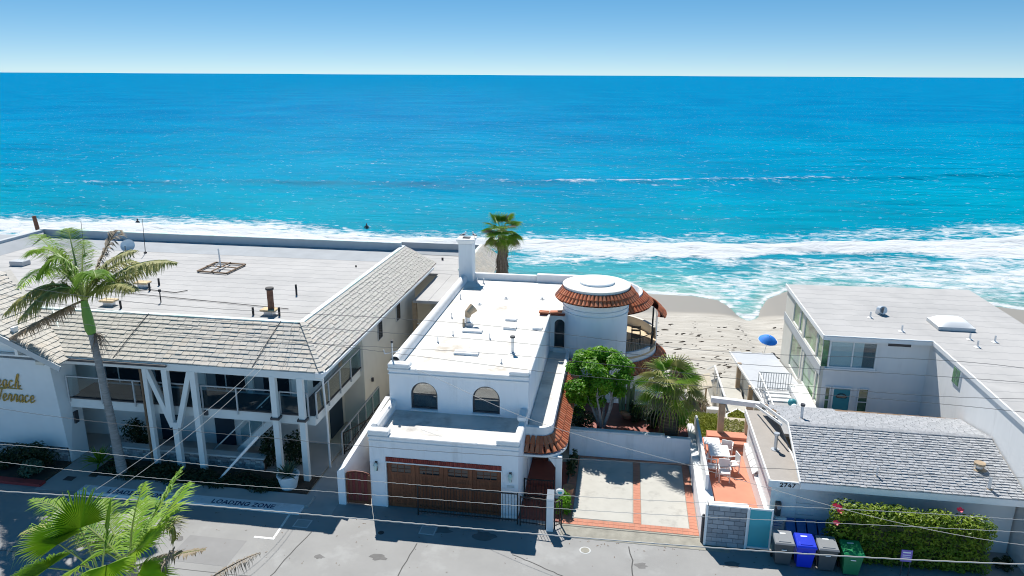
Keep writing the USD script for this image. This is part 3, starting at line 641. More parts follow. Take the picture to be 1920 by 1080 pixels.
obj('lower_round_wall', B().lathe(*SC, [(3.3, -4), (3.3, 2.3)], 48, math.radians(-75), math.radians(110)).lathe(*SC, [(3.18, 2.5), (3.18, 2.72), (3.34, 2.72), (3.34, 2.45)], 30, math.radians(-62), math.radians(-30)), 'stucco_house', H, smooth=30)
lt = obj('lower_tile_roof', B().lathe(*SC, [(3.3, 1.52), (3.85, 1.50), (3.32, 1.98)], 64, math.radians(-75), math.radians(60)), 'tile_under', H, smooth=30)
lo = []; hi = []
for a in np.radians(np.arange(-72, 20, 3.3)):
    lo.append((SC[0]+3.9*math.cos(a), SC[1]+3.9*math.sin(a), 1.53)); hi.append((SC[0]+3.33*math.cos(a), SC[1]+3.33*math.sin(a), 2.02))
tiles_along(lt, lo, hi, 2, .112)
st = obj('outer_tile_coping', B().lathe(*SC, [(3.31, 4.58), (3.7, 4.2), (3.31, 4.2)], 48, math.radians(-12), math.radians(50)), 'tile_under', H, smooth=30)
lo = []; hi = []
for a in np.radians(np.arange(-22, 40, 3.3)):
    for zb in (2.6, 3.2, 3.8):
        pass
for a in np.radians(np.arange(-12, 50, 3.4)):
    lo.append((SC[0]+3.75*math.cos(a), SC[1]+3.75*math.sin(a), 4.15)); hi.append((SC[0]+3.30*math.cos(a), SC[1]+3.30*math.sin(a), 4.62))
tiles_along(st, lo, hi, 2, .112)
obj('coping_pier', B().lathe(*SC, [(3.3, 2.5), (3.3, 4.2)], 16, math.radians(-12), math.radians(12)), 'stucco_house', H, smooth=30)
rl = obj('balcony_railing', B().tube([(SC[0]+3.2*math.cos(a), SC[1]+3.2*math.sin(a), 3.42) for a in np.radians(np.linspace(-66, -18, 14))], .022, 6).tube([(SC[0]+3.2*math.cos(a), SC[1]+3.2*math.sin(a), 2.62) for a in np.radians(np.linspace(-66, -18, 14))], .018, 6), 'iron', H)
for a in np.radians(np.linspace(-66, -18, 22)):
    obj('bar', B().cyl(SC[0]+3.2*math.cos(a), SC[1]+3.2*math.sin(a), 2.5, 3.42, .012, 6), 'iron', rl)
obj('balcony_post', B().tube([(SC[0]+3.1*math.cos(a), SC[1]+3.1*math.sin(a), z) for a, z in ((math.radians(-15), 2.5), (math.radians(-15), 4.8))], .05, 8), 'iron', H)
# low tile ridge where the tower meets the roof
k = obj('roof_edge_tile_curb', B().box(-4.3, -2.95, 38.3, 38.55, 5.02, 5.1), 'tile_under', H)
tiles_along(k, [(-4.35+i*.0, 38.32+i*.22, 5.12) for i in range(2)]+[(-3.75, 38.32+i*.22, 5.12) for i in range(2)], [(-3.8, 38.32+i*.22, 5.13) for i in range(2)]+[(-3.1, 38.32+i*.22, 5.2) for i in range(2)], 1, .1)
# side gate wing wall
wing = Polygon([(-11.42, 0), (-11.42, 1.55), (-10.02, 3.2), (-10.02, 0)])
wv_ = Polygon([(-11.42, 0), (-11.42, 1.6), (-11.08, 2.0), (-11.08, 0)])
obj('gate_wall', B().ext(Polygon([(-11.42, 0), (-11.42, 1.55), (-11.1, 1.75), (-11.1, 0)]), 26.45, 26.75, 'xz').add([(-11.42, 26.75, 0), (-11.42, 26.75, 1.55), (-11.1, 26.75, 0), (-11.1, 26.75, 1.75), (-10.72, 31.0, 0), (-10.72, 31.0, 3.0), (-10.5, 31.0, 0), (-10.5, 31.0, 3.0)], BOXF), 'stucco_house', H)
obj('side_passage_wall', B().box(-10.42, -10.03, 28.4, 44.0, 0, 2.95), 'stucco_cream', H)
g = obj('side_gate', B().ext(Polygon([(-11.08, .06), (-10.03, .06), (-10.03, 1.42)]+[(-10.555+.525*math.cos(t), 1.42+.16*math.sin(t)) for t in np.linspace(0, math.pi, 10)]), 26.56, 26.60, 'xz'), 'wood_gate', H)
for i in range(8):
    x = -11.06+i*.128; obj('plank', B().box(x, x+.118, 26.535, 26.558, .1, 1.40+.14*math.sin(math.pi*(i+.5)/8)), 'wood_gate' if i % 2 else 'brick_2', g)
obj('frame', B().box(-11.075, -11.0, 26.52, 26.535, .06, 1.45).box(-10.11, -10.035, 26.52, 26.535, .06, 1.45).box(-11.0, -10.11, 26.52, 26.535, .08, .2), 'wood_0', g)
# wall lamps
for x in (-9.72, -4.07):
    t = thing('wall_lamp', 'verdigris lantern on the white wall left of the garage door' if x < -6 else 'verdigris lantern on the white wall right of the garage door above the number plate', 'wall lamp', (x, YG-.1, 1.9))
    obj('lantern', B().lathe(x, YG-.14, [(0, 1.72), (.04, 1.74), (.09, 1.98), (.1, 2.0), (.05, 2.09), (0, 2.12)], 8), 'copper_green', t)
    obj('backplate', B().box(x-.05, x+.05, YG-.03, YG-.002, 1.68, 2.12).tube([(x, YG-.03, 1.78), (x, YG-.10, 1.72), (x, YG-.14, 1.74)], .015, 6), 'dark_metal', t)
    obj('finial', B().lathe(x, YG-.14, [(0, 2.11), (.02, 2.13), (0, 2.19)], 6), 'dark_metal', t)
# iron fence in front of the garage and entry
def fence(name, label, p, q, z0, z1, step=.12, cat='fence', post=.03):
    p = np.array(p, float); q = np.array(q, float); Lh = np.linalg.norm(q-p)
    t = thing(name, label, cat, (*p, 0))
    obj('top_rail', B().beam((*p, z1), (*q, z1), .035, .045), 'iron', t); obj('bottom_rail', B().beam((*p, z0+.08), (*q, z0+.08), .03, .04), 'iron', t)
    k = int(Lh/step)
    for i in range(k+1):
        x, y = p+(q-p)*i/k; obj('bar', B().cyl(x, y, z0, z1, post*.32, 6), 'iron', t)
    for e in (p, q): obj('post', B().box(e[0]-.025, e[0]+.025, e[1]-.025, e[1]+.025, 0, z1+.04), 'iron', t)
    return t
fence('sliding_gate', 'long black iron sliding gate standing in front of the garage door', (-7.87, 26.2), (-3.72, 26.2), .10, 1.38, .125, 'gate')
fence('entry_gate', 'black iron gate between house corner and white gate pillar', (-3.60, 26.15), (-2.55, 26.08), .08, 1.30, .12, 'gate')
fence('entry_railing', 'short black iron railing inside the red tiled entry', (-3.7, 28.1), (-2.45, 28.1), .1, .98, .12, 'railing')
t = thing('gate_pillar', 'white square pillar at the end of the entry gate, nearest the street', 'pillar', (-2.38, 26.0, 0))
obj('shaft', B().tm(rbox(-2.52, -2.24, 25.88, 26.16, 0, 1.40, .015)), 'stucco_white', t)
obj('pillar_cap', B().hexa([(-2.52, 25.88, 1.4), (-2.52, 25.88, 1.47), (-2.52, 26.16, 1.4), (-2.52, 26.16, 1.75), (-2.24, 25.88, 1.4), (-2.24, 25.88, 1.47), (-2.24, 26.16, 1.4), (-2.24, 26.16, 1.75)]), 'stucco_white', t)
fence('planter_fence', 'small black iron fence beside the gate pillar at the driveway', (-2.2, 26.1), (-1.95, 26.35), .08, 1.2, .1)
# mailbox-like round sign by the gate
t = thing('house_plaque', 'round white plaque with blue centre on the railing beside the gate pillar', 'plaque', (-2.05, 26.55, 1.4))
obj('plaque_disc', B().tube([(-2.05, 26.55, 1.42), (-2.05, 26.60, 1.44)], .17, 20), 'white_plastic', t); obj('plaque_emblem', B().tube([(-2.05, 26.535, 1.42), (-2.05, 26.549, 1.42)], .09, 14), 'teal_panel', t); obj('stem', B().cyl(-2.05, 26.58, 0, 1.27, .02, 6), 'iron', t)
# tea-coloured chair on the balcony
t = thing('balcony_chair', 'dark wooden armchair on the round balcony beside the tower', 'chair', (1.0, 41.6, 2.5))
obj('seat', B().box(.7, 1.25, 41.4, 41.9, 2.9, 2.97), 'timber_dark', t)
obj('backrest', B().box(.7, 1.25, 41.9, 41.96, 3.15, 3.25).box(.7, 1.25, 41.9, 41.96, 3.32, 3.45), 'timber_dark', t)
for x, y, h in ((.72, 41.42, .62), (1.2, 41.42, .62), (.72, 41.92, .98), (1.2, 41.92, .98)): obj('leg', B().box(x, x+.05, y, y+.05, 2.5, 2.5+h), 'timber_dark', t)
for x in (.72, 1.2): obj('armrest', B().box(x-.01, x+.06, 41.40, 41.9, 3.121, 3.16), 'timber_dark', t)

# ================================================================== driveway, courtyard
dw = B().box(-1.95, 3.52, 26.40, 32.42, -.1, .030)
obj('driveway', dw, 'dirt_strip', label='driveway base of two pale slabs edged with red bricks', cat='driveway', kind='structure')
slabs = ((-1.55, .92, 26.98, 32.02), (1.27, 3.16, 26.92, 32.02))
for s_ in slabs: obj('slab', B().tm(rbox(s_[0], s_[1], s_[2], s_[3], -.02, .045, .008)), 'concrete_drive', '/World/driveway')
def brick_strip(x0, x1, y0, y1, along):
    L_ = (x1-x0) if along == 'x' else (y1-y0); n_ = int(round(L_/.21))
    for i in range(n_):
        if along == 'x': a = (x0+L_*i/n_+.004, x0+L_*(i+1)/n_-.004, y0+.004, y1-.004)
        else: a = (x0+.004, x1-.004, y0+L_*i/n_+.004, y0+L_*(i+1)/n_-.004)
        obj('paver', B().box(*a, -.02, .043+rng.uniform(-.002, .003)), 'drive_brick', '/World/driveway')
for y0 in (26.50, 26.72): brick_strip(-1.95, 3.52, y0, y0+.21, 'x')
brick_strip(-1.95, 3.52, 32.04, 32.24, 'x')
brick_strip(-1.93, -1.57, 26.95, 32.02, 'y'); brick_strip(.94, 1.25, 26.95, 32.02, 'y'); brick_strip(3.18, 3.5, 26.95, 32.02, 'y')
obj('gutter_strip', B().box(-1.95, 3.7, 25.62, 26.40, -.1, .012), 'dirt_strip', label='dusty worn concrete gutter between driveway and street', cat='gutter', kind='structure')
t = thing('courtyard_wall', 'tall white wall along the back of the driveway', 'wall', (.7, 32.4, 0))
obj('wall', B().tm(rbox(-2.1, 3.55, 32.26, 32.5, 0, 1.30, .02)), 'stucco_house', t)
obj('coping', B().tm(rbox(-2.1, 2.35, 32.22, 32.54, 1.302, 1.40, .03)), 'stucco_white', t)
t = thing('driveway_side_wall', 'long low white wall between driveway and pink patio', 'wall', (3.7, 29, 0))
obj('wall', B().box(3.53, 3.78, 26.3, 34.4, 0, 1.02), 'stucco_house', t)
obj('coping', B().tm(rbox(3.50, 3.82, 26.28, 34.4, 1.022, 1.10, .02)), 'stucco_white', t)
t = thing('inner_side_wall', 'second white parapet with grey coping running beside the patio', 'wall', (4.05, 29, 0))
obj('wall', B().box(3.83, 4.12, 26.6, 34.2, 0, 1.05).box(3.83, 3.95, 28.3, 34.0, 1.05, 1.75), 'stucco_white', t)
# courtyard floor
obj('courtyard', B().box(-1.9, 3.5, 32.51, 36.4, -.05, 1.0), 'entry_tile', label='dark red tiled courtyard floor behind the driveway wall', cat='courtyard', kind='structure')
t = thing('garden_side_wall', 'low white garden wall behind the fan palm', 'wall', (2, 36.5, 0)); obj('wall', B().box(.2, 3.6, 36.4, 36.6, -.5, 1.75), 'stucco_house', t)
# ================================================================== shingled apartment building (left)
A = thing('apartment_building', 'two storey apartment block with grey shingled mansard roof, flat top and braced front posts', 'apartment building', (-20, 28.9, 0))
EX, EY, EZ = -12.45, 27.92, 5.30       # eave corner
RX, RY, RZ = -14.30, 30.39, 6.6        # ridge corner
XL, YBK = -46.0, 46.6
# bodies
obj('ground_floor_wall', B().box(-30, -15.2, 30.6, 30.85, -.03, 2.85).box(-15.2, -15.0, 30.6, 34, -.03, 2.55).box(-15.0, -13.9, 31.4, 31.6, -.03, 2.55), 'stucco_motel', A)
obj('upper_wall', B().box(-30, -14.2, 30.2, 30.4, 2.85, 5.35).box(-14.4, -14.2, 30.4, 34.0, 2.85, 5.35), 'stucco_motel', A)
obj('side_wall', B().box(-14.0, -12.85, 34.0, 43.6, -1.5, 5.2), 'stucco_cream', A)
obj('side_wall_lower', B().box(-14.2, -14.0, 31.6, 34.0, -.03, 2.55), 'stucco_cream', A)
obj('soffit', B().box(XL, -12.75, 28.1, 44.5, 5.18, 5.23), 'stucco_motel', A)
obj('balcony_slab', B().box(-25.2, -13.1, 28.35, 30.2, 2.85, 3.02).box(-14.2, -13.1, 30.2, 34.0, 2.85, 3.02), 'stucco_motel', A)
obj('balcony_floor', B().box(-25.2, -13.12, 28.36, 30.19, 3.0205, 3.03).box(-14.18, -13.12, 30.21, 34.0, 3.0205, 3.03), 'deck_dark', A)
obj('balcony_fascia', B().box(-25.04, -13.06, 28.30, 28.348, 2.62, 3.05), 'post_paint', A)
obj('balcony_fascia', B().box(-13.098, -13.05, 28.352, 34.0, 2.62, 3.05), 'post_paint', A)
# front windows behind the balcony
for x0, x1, z0, z1 in ((-25.0, -22.6, 3.06, 4.95), (-22.4, -20.0, 3.06, 4.95), (-19.3, -17.2, 3.06, 4.95), (-16.9, -15.0, 3.06, 4.95)):
    f_ = obj('window', B().ext(sbox(x0, z0, x1, z1).difference(sbox(x0+.07, z0+.07, x1-.07, z1-.07)), 30.14, 30.198, 'xz').box((x0+x1)/2-.03, (x0+x1)/2+.03, 30.15, 30.19, z0+.07, z1-.07), 'trim_grey', A)
    obj('pane', B().box(x0+.071, x1-.071, 30.17, 30.18, z0+.071, z1-.071), 'window_dark', f_); obj('curtain', B().box(x0+.08, x0+.55, 30.155, 30.168, z0+.08, z1-.08), 'curtain', f_)
for x0, x1 in ((-19.3, -18.3), (-22.2, -21.2)): obj('door', B().box(x0, x1, 30.55, 30.598, 0, 2.1), 'door_navy', A)
obj('side_door', B().box(-13.998, -13.95, 32.0, 33.6, 0.0, 2.2), 'door_navy', A)
obj('side_window', B().box(-14.198, -14.15, 30.8, 32.0, 3.3, 4.8), 'window_dark', A)
for y in (36.3, 39.6): 
    f_ = obj('side_window', B().box(-12.848, -12.80, y, y+.75, 3.7, 4.75), 'trim_grey', A); obj('pane', B().box(-12.799, -12.79, y+.06, y+.36, 3.76, 4.69).box(-12.799, -12.79, y+.40, y+.69, 3.76, 4.69), 'window_dark', f_)
for x, z in ((-18.3, 2.75), (-15.0, 4.8), (-22.1, 1.9)): obj('wall_light', B().box(x, x+.16, 28.2 if z == 2.75 else 30.1 if z > 4 else 30.5, 28.298 if z == 2.75 else 30.199 if z > 4 else 30.599, z, z+.22), 'dark_metal', A)
obj('side_wall_light', B().box(-12.84, -12.74, 35.0, 35.12, 1.9, 2.1), 'dark_metal', A)
# eave boards and gutters
obj('front_fascia', B().box(-25.6, EX+.02, EY-.035, EY+.05, EZ-.34, EZ-.022), 'post_paint', A)
obj('side_fascia', B().box(EX-.09, EX-.03, EY+.092, 46.6, EZ-.30, EZ-.03), 'trim_white', A)
obj('gutter', B().box(-24.6, -19.6, EY-.15, EY-.04, EZ-.16, EZ-.06), 'dark_metal', A)
obj('gutter', B().box(EX-.028, EX+.09, EY, 46.6, EZ-.17, EZ-.05), 'trim_white', A)
obj('eave_corner', B().tm(rbox(EX-.28, EX+.1, EY-.1, EY+.28, EZ-.22, EZ+.03, .03)), 'trim_white', A)
obj('downpipe', B().tube([(-12.6, 28.3, 5.1), (-12.62, 28.4, 4.8), (-12.9, 29.0, 4.5), (-12.95, 29.3, 2.2), (-12.95, 29.3, 0)], .05, 8), 'trim_white', A)
# mansard decks
md = B(); o = .02
md.add([(XL, EY, EZ-.05), (EX, EY, EZ-.05), (RX, RY, RZ-.05), (XL, RY, RZ-.05)], [(0, 1, 2, 3)])
md.add([(EX, EY, EZ-.05), (EX, 47.6, EZ-.05), (RX, YBK, RZ-.05), (RX, RY, RZ-.05)], [(0, 1, 2, 3)])
md.add([(EX, 47.6, EZ-.05), (-15, 47.6, EZ-.05), (RX, YBK, RZ-.05)], [(0, 1, 2)])
mans = obj('mansard_roof', md, 'timber_dark', A)
# shingles: two slopes
def shingle_rows(org, u, up, Lu, Lup, rows, wid, lean0=None, lean1=None):
    """yield shingle corner solids on a slope; u along the course, up along the slope; lean: hip trimming functions of s (0..1)"""
    org = np.array(org, float); u = np.array(u, float)/np.linalg.norm(u); w = np.array(up, float)/np.linalg.norm(up); nrm = np.cross(u, w); nrm /= np.linalg.norm(nrm)
    if nrm[2] < 0: nrm = -nrm
    rh = Lup/rows; out = []
    for r in range(rows):
        s0 = r*rh; x = -rng.uniform(0, wid); a0 = lean0(s0+rh*.5) if lean0 else 0; a1 = lean1(s0+rh*.5) if lean1 else Lu
        while x < a1:
            ww = wid*rng.uniform(.82, 1.2); xa, xb = max(x+.008, a0), min(x+ww-.008, a1); x += ww
            if xb-xa < .05: continue
            t0 = .045+rng.uniform(-.008, .016); t1 = .012; l0 = rng.uniform(-.018, .018)
            pts = []
            for xx_ in (xa, xb):
                for sl, tb, ttp in ((s0+l0, -.02, t0), (s0+rh*1.15, -.03, t1)):
                    for tt_ in (tb, ttp): pts.append(org+u*xx_+w*sl+nrm*tt_)
            out.append(np.array(pts))
    return out
slen = math.hypot(RY-EY, RZ-EZ); sx = math.hypot(EX-RX, RZ-EZ)
front = shingle_rows((-31, EY, EZ), (1, 0, 0), (0, RY-EY, RZ-EZ), 31+EX, slen, 11, .355, None, lambda s: 31+EX-(EX-RX)*s/slen)
# front slope stops at the valley of the left gable
front = [s for s in front if s[:, 0].mean() > -25.0-3.2*(s[:, 2].mean()-EZ)/1.3]
side = shingle_rows((EX, EY, EZ), (0, 1, 0), (RX-EX, 0, RZ-EZ), 47.6-EY, sx, 11, .36, lambda s: (RY-EY)*s/sx, lambda s: 47.6-EY-(47.6-YBK)*s/sx)
camp = np.array([0, 0, CAM_H])
allsh = sorted(front+side, key=lambda s: np.linalg.norm(s.mean(0)-camp))
rest = B()
for i, s in enumerate(allsh):
    if i < 300: obj('shingle', B().hexa(s), 'shingle_%d' % rng.integers(4), mans)
    else: rest.hexa(s)
obj('far_shingles', rest, 'shingle_0', mans, kind='stuff')
hp = []
for k in range(12):
    t0, t1 = k/12, (k+1.15)/12
    p = np.array((EX, EY, EZ))*(1-t0)+np.array((RX, RY, RZ))*t0+[0, 0, .085]; q = np.array((EX, EY, EZ))*(1-t1)+np.array((RX, RY, RZ))*t1+[0, 0, .055]
    obj('hip_cap', B().beam(p, q, .22, .035), 'shingle_%d' % rng.integers(4), mans)
obj('ridge_flashing', B().box(XL, RX-.1, RY-.02, RY+.22, RZ-.02, RZ+.06), 'copper_green', mans)
obj('ridge_flashing', B().box(RX-.22, RX+.02, RY-.02, YBK, RZ-.021, RZ+.061), 'copper_green', mans)
for x in (-22.2, -15.6): obj('roof_lead', B().tube([(x+.25, RY+.02, RZ+.07), (x+.12, (RY+EY)/2, (RZ+EZ)/2+.09), (x, EY, EZ+.07)], .018, 6), 'wire_dark', mans)
# flat roof of overlapping felt sheets
fl = obj('flat_roof', B().box(XL, RX-.22, RY+.2, YBK-1, 6.0, 6.20), 'roof_roll', A)
nR = 15; wR = (YBK-2.9-RY-.22)/nR
for i in range(nR):
    y0 = RY+.22+i*wR
    obj('felt_sheet', B().hexa([(XL, y0, 6.2), (XL, y0, 6.211+rng.uniform(0, .005)), (XL, y0+wR+.03, 6.2), (XL, y0+wR+.03, 6.208), (RX-.24, y0, 6.2), (RX-.24, y0, 6.211+rng.uniform(0, .005)), (RX-.24, y0+wR+.03, 6.2), (RX-.24, y0+wR+.03, 6.208)]), 'roof_roll_light', fl)
# rear parapet with cant strip
obj('rear_cant', B().add([(XL, YBK-2.9, 6.215), (RX-.2, YBK-2.9, 6.215), (RX-.2, YBK-.45, 6.40), (XL, YBK-.45, 6.40)], [(0, 1, 2, 3)]), 'roof_cant', A)
obj('rear_parapet', B().box(-40.9, RX-.15, YBK-.44, YBK-.2, 6.0, 6.88), 'trim_grey', A)
obj('parapet_coping', B().box(-40.9, RX-.15, YBK-.5, YBK-.14, 6.882, 6.93), 'copper_green', A)
obj('left_cant', B().add([(-39.6, 30, 6.215), (-39.6, YBK-2.9, 6.215), (-40.5, YBK-.45, 6.7), (-40.5, 30, 6.7)], [(0, 1, 2, 3)]), 'roof_cant', A)
obj('left_parapet', B().box(-40.9, -40.55, 30, YBK-.5, 6.0, 6.88), 'trim_grey', A)
# roof fittings
for x, y in ((-25.66, 32.6), (-26.07, 35.95), (-16.95, 32.5)):
    v_ = obj('roof_vent', B().box(x-.22, x+.22, y-.18, y+.18, 6.2, 6.42), 'galv', A); obj('vent_hood', B().tm(rbox(x-.40, x+.40, y-.27, y+.27, 6.42, 6.52, .03)), 'ply', v_)
obj('flue_pipe', B().cyl(-16.85, 32.5, 6.52, 7.5, .15, 12), 'rust', A, smooth=40); obj('flue_cap', B().cyl(-16.85, 32.5, 7.5, 7.6, .2, 12), 'pipe_dark', A)
for x, y, h in ((-24.73, 32.2, .42), (-25.25, 35.33, .45), (-25.4, 36.4, .42), (-17.73, 32.34, .4), (-16.4, 32.4, .45), (-17.1, 35.9, .6), (-34.9, 35.9, .5), (-16.1, 42.2, .12), (-28.5, 40.5, .3)):
    obj('vent_pipe', B().cyl(x, y, 6.2, 6.2+h, .055, 8), 'pipe_dark', A)
obj('roof_conduit', B().tube([(-33.1, 34.0, 6.26), (-27, 34.7, 6.26), (-16.4, 33.4, 6.26)], .018, 6), 'pipe_dark', A)
obj('roof_conduit', B().tube([(-26.2, 34.9, 6.26), (-25.3, 35.4, 6.26), (-23.6, 35.1, 6.26), (-23.2, 35.6, 6.26)], .022, 6), 'pipe_dark', A)
obj('mast', B().tube([(-23.4, 33.5, 6.2), (-23.4, 33.5, 6.8)], .03, 8).cyl(-23.4, 33.5, 6.78, 6.9, .07, 8), 'pipe_dark', A)
obj('mast', B().tube([(-41.3, 46.5, 6.2), (-41.5, 46.5, 7.75)], [.15, .13], 8), 'rust', A)
obj('roof_unit', B().tm(rbox(-36.9, -36.0, 38.8, 39.5, 6.2, 6.5, .03)), 'grey_metal', A)
# sign wing: wall with gable
SWY = 27.87
sw = obj('sign_wall', B().hexa([(-36, SWY, -.03), (-36, SWY, 5.2), (-36, 29.0, -.03), (-36, 29.0, 5.2), (-25.12, SWY, -.03), (-25.42, SWY, 5.0), (-25.04, 28.95, -.03), (-25.04, 28.95, 5.2)]), 'stucco_motel', A)
obj('sign_wall_cap', B().box(-36, -25.2, SWY-.12, 29.0, 5.20, 5.28), 'trim_white', A)
obj('electric_box', B().hexa([(-25.10, 28.38, 1.72), (-25.12, 28.38, 2.3), (-25.08, 28.62, 1.72), (-25.10, 28.62, 2.3), (-25.0, 28.38, 1.72), (-25.0, 28.38, 2.3), (-25.0, 28.62, 1.72), (-25.0, 28.62, 2.3)]), 'dark_metal', A)
GX, GZ = -30.4, 8.05
gpl = [(-24.55, EZ-.02), (GX, GZ)]
obj('gable_roof', B().hexa([(GX, 27.2, GZ-.05), (GX, 27.2, GZ), (GX, 32.0, GZ-.05), (GX, 32.0, GZ), (-24.35, 27.2, EZ-.18), (-24.35, 27.2, EZ-.12), (-24.6, 28.2, EZ-.06), (-24.6, 28.2, EZ)]), 'shingle_2', A)
gr = fresh(A, 'gable_shingles'); COUNT.pop(gr, None); COUNT[A+'/gable_shingles'] = -1
gs = obj('gable_deck', B().box(GX, GX+.3, 27.4, 30.5, GZ-.5, GZ-.06), 'shingle_2', A)
gd_ = np.array((GX+24.35, 0, GZ-EZ+.12)); gl_ = np.linalg.norm(gd_)
gsh = shingle_rows((-24.35, 27.2, EZ-.10), (0, 1, 0), gd_, 4.0, gl_, 22, .33, None, lambda s: 1.0+3.3*s/gl_)
for i, s in enumerate(gsh[:290]): obj('shingle', B().hexa(s), 'shingle_%d' % rng.integers(4), gs)
obj('barge_board', B().beam((-24.25, 27.15, EZ-.28), (GX, 27.15, GZ-.14), .06, .26, up=(0, 0, 1)), 'trim_grey', A)
obj('valley_flashing', B().beam((-24.6, 28.2, EZ+.09), (-26.9, 30.3, 6.62), .09, .02), 'copper_green', A)
obj('gable_wall', B().ext(Polygon([(-36, 5.2), (-25.6, 5.2), (GX, GZ-.4), (-36, GZ-3.0)]), 28.0, 28.1, 'xz'), 'stucco_motel', A)
obj('gable_arch', B().tube([(-36+i*.95, 27.78, 5.95+.25*math.sin(i/11*math.pi)-.03*i) for i in range(12)], .09, 8), 'trim_white', A)
obj('gable_post', B().box(-26.9, -26.75, 27.7, 27.98, 5.285, 6.6), 'trim_white', A)
obj('wall_flood_lamp', B().tm(rbox(-25.75, -25.3, 27.45, 27.85, 4.98, 5.18, .04)), 'stucco_cream', A)
# posts and braces along the front
def post(x, y, z0, z1, w=.26, nm='post'): return obj(nm, B().box(x-w/2, x+w/2, y-.11, y+.11, z0, z1), 'post_paint', A)
for x in (-13.48, -14.72): post(x, 27.98, -.03, 5.0)
post(-20.75, 27.98, -.03, 5.0, .2); post(-18.45, 27.98, -.03, 5.0, .26)
obj('rain_pipe', B().cyl(-21.05, 28.05, -.03, 5.0, .06, 8), 'timber_dark', A)
obj('brace_post', B().box(-19.70, -19.44, 27.87, 28.09, -.03, 2.45), 'post_paint', A)
obj('brace_post_upper', B().box(-19.92, -19.66, 27.872, 28.088, 2.452, 5.0), 'post_paint', A)
obj('brace', B().beam((-19.72, 27.985, 2.2), (-20.68, 27.985, 4.95), .22, .2, up=(0, 1, 0)), 'post_paint', A)
obj('brace', B().beam((-19.44, 27.98, 2.2), (-18.6, 27.98, 4.95), .22, .19, up=(0, 1, 0)), 'post_paint', A)
obj('post_collar', B().box(-13.68, -13.28, 27.8, 28.16, 2.98, 3.08), 'dark_metal', A); obj('post_collar', B().box(-14.92, -14.52, 27.8, 28.16, 2.98, 3.08), 'dark_metal', A)
obj('front_beam', B().box(-25.0, -13.2, 27.95, 28.05, 4.99, 5.17), 'post_paint', A)
# balcony rails with glass
def glass_rail(p, q, z0, z1, npan, nm='glass_railing'):
    p = np.array(p, float); q = np.array(q, float)
    rl_ = obj(nm, B().beam((*p, z1), (*q, z1), .06, .05), 'trim_grey', A)
    obj('bottom_rail', B().beam((*p, z0+.07), (*q, z0+.07), .05, .05), 'dark_metal', rl_)
    for k in range(npan+1):
        c = p+(q-p)*k/npan; obj('rail_post', B().box(c[0]-.03, c[0]+.03, c[1]-.03, c[1]+.03, z0-.15, z1-.026), 'trim_grey', rl_)
        if k < npan:
            e = p+(q-p)*(k+1)/npan; d = (e-c)/np.linalg.norm(e-c)*.05; obj('glass_panel', B().beam((*(c+d), (z0+z1)/2+.05), (*(e-d), (z0+z1)/2+.05), .012, z1-z0-.22), 'glass_rail', rl_)
glass_rail((-25.0, 28.26), (-15.0, 28.26), 3.05, 4.18, 6)
glass_rail((-14.6, 28.2), (-13.3, 28.2), 3.05, 4.18, 1)
glass_rail((-13.0, 28.4), (-13.0, 34.0), 3.05, 4.15, 4)
glass_rail((-12.8, 30.5), (-12.8, 36.0), 0.1, 1.2, 5)
# stair from the entrance to the landing
st_ = obj('staircase', B().beam((-17.6, 29.55, .3), (-15.0, 28.55, 2.75), .06, .30, up=(0, 0, 1)), 'post_paint', A)
obj('stringer', B().beam((-17.3, 30.4, .3), (-14.7, 29.4, 2.75), .06, .30, up=(0, 0, 1)), 'post_paint', st_)
for k in range(12):
    t_ = (k+.5)/12; c = np.array((-17.6, 29.55))*(1-t_)+np.array((-15.0, 28.55))*t_; e = np.array((-17.3, 30.4))*(1-t_)+np.array((-14.7, 29.4))*t_
    obj('tread', B().beam((*c, .3+2.45*t_+.08), (*e, .3+2.45*t_+.08), .22, .04), 'door_navy', st_)
rl_ = obj('stair_rail', B().beam((-18.9, 29.5, .25), (-15.05, 28.45, 3.95), .055, .05), 'post_paint', A)
for t_ in (.35, .68, .98):
    c = np.array((-17.6, 29.52, .3))*(1-t_)+np.array((-15.0, 28.5, 2.75))*t_; obj('rail_post', B().box(c[0]-.025, c[0]+.025, c[1]-.025, c[1]+.025, c[2], c[2]+1.12), 'post_paint', rl_)
obj('glass_panel', B().hexa([(-17.3, 29.40, .9), (-17.3, 29.40, 1.55), (-17.3, 29.412, .9), (-17.3, 29.412, 1.55), (-15.1, 28.50, 2.95), (-15.1, 28.50, 3.7), (-15.1, 28.512, 2.95), (-15.1, 28.512, 3.7)]), 'glass_rail', rl_)
# small iron gate in the alley
fence('alley_gate', 'dark iron railing gate at the alley beside the apartment building', (-12.75, 30.6), (-11.6, 33.5), .05, 1.1, .16, 'gate')
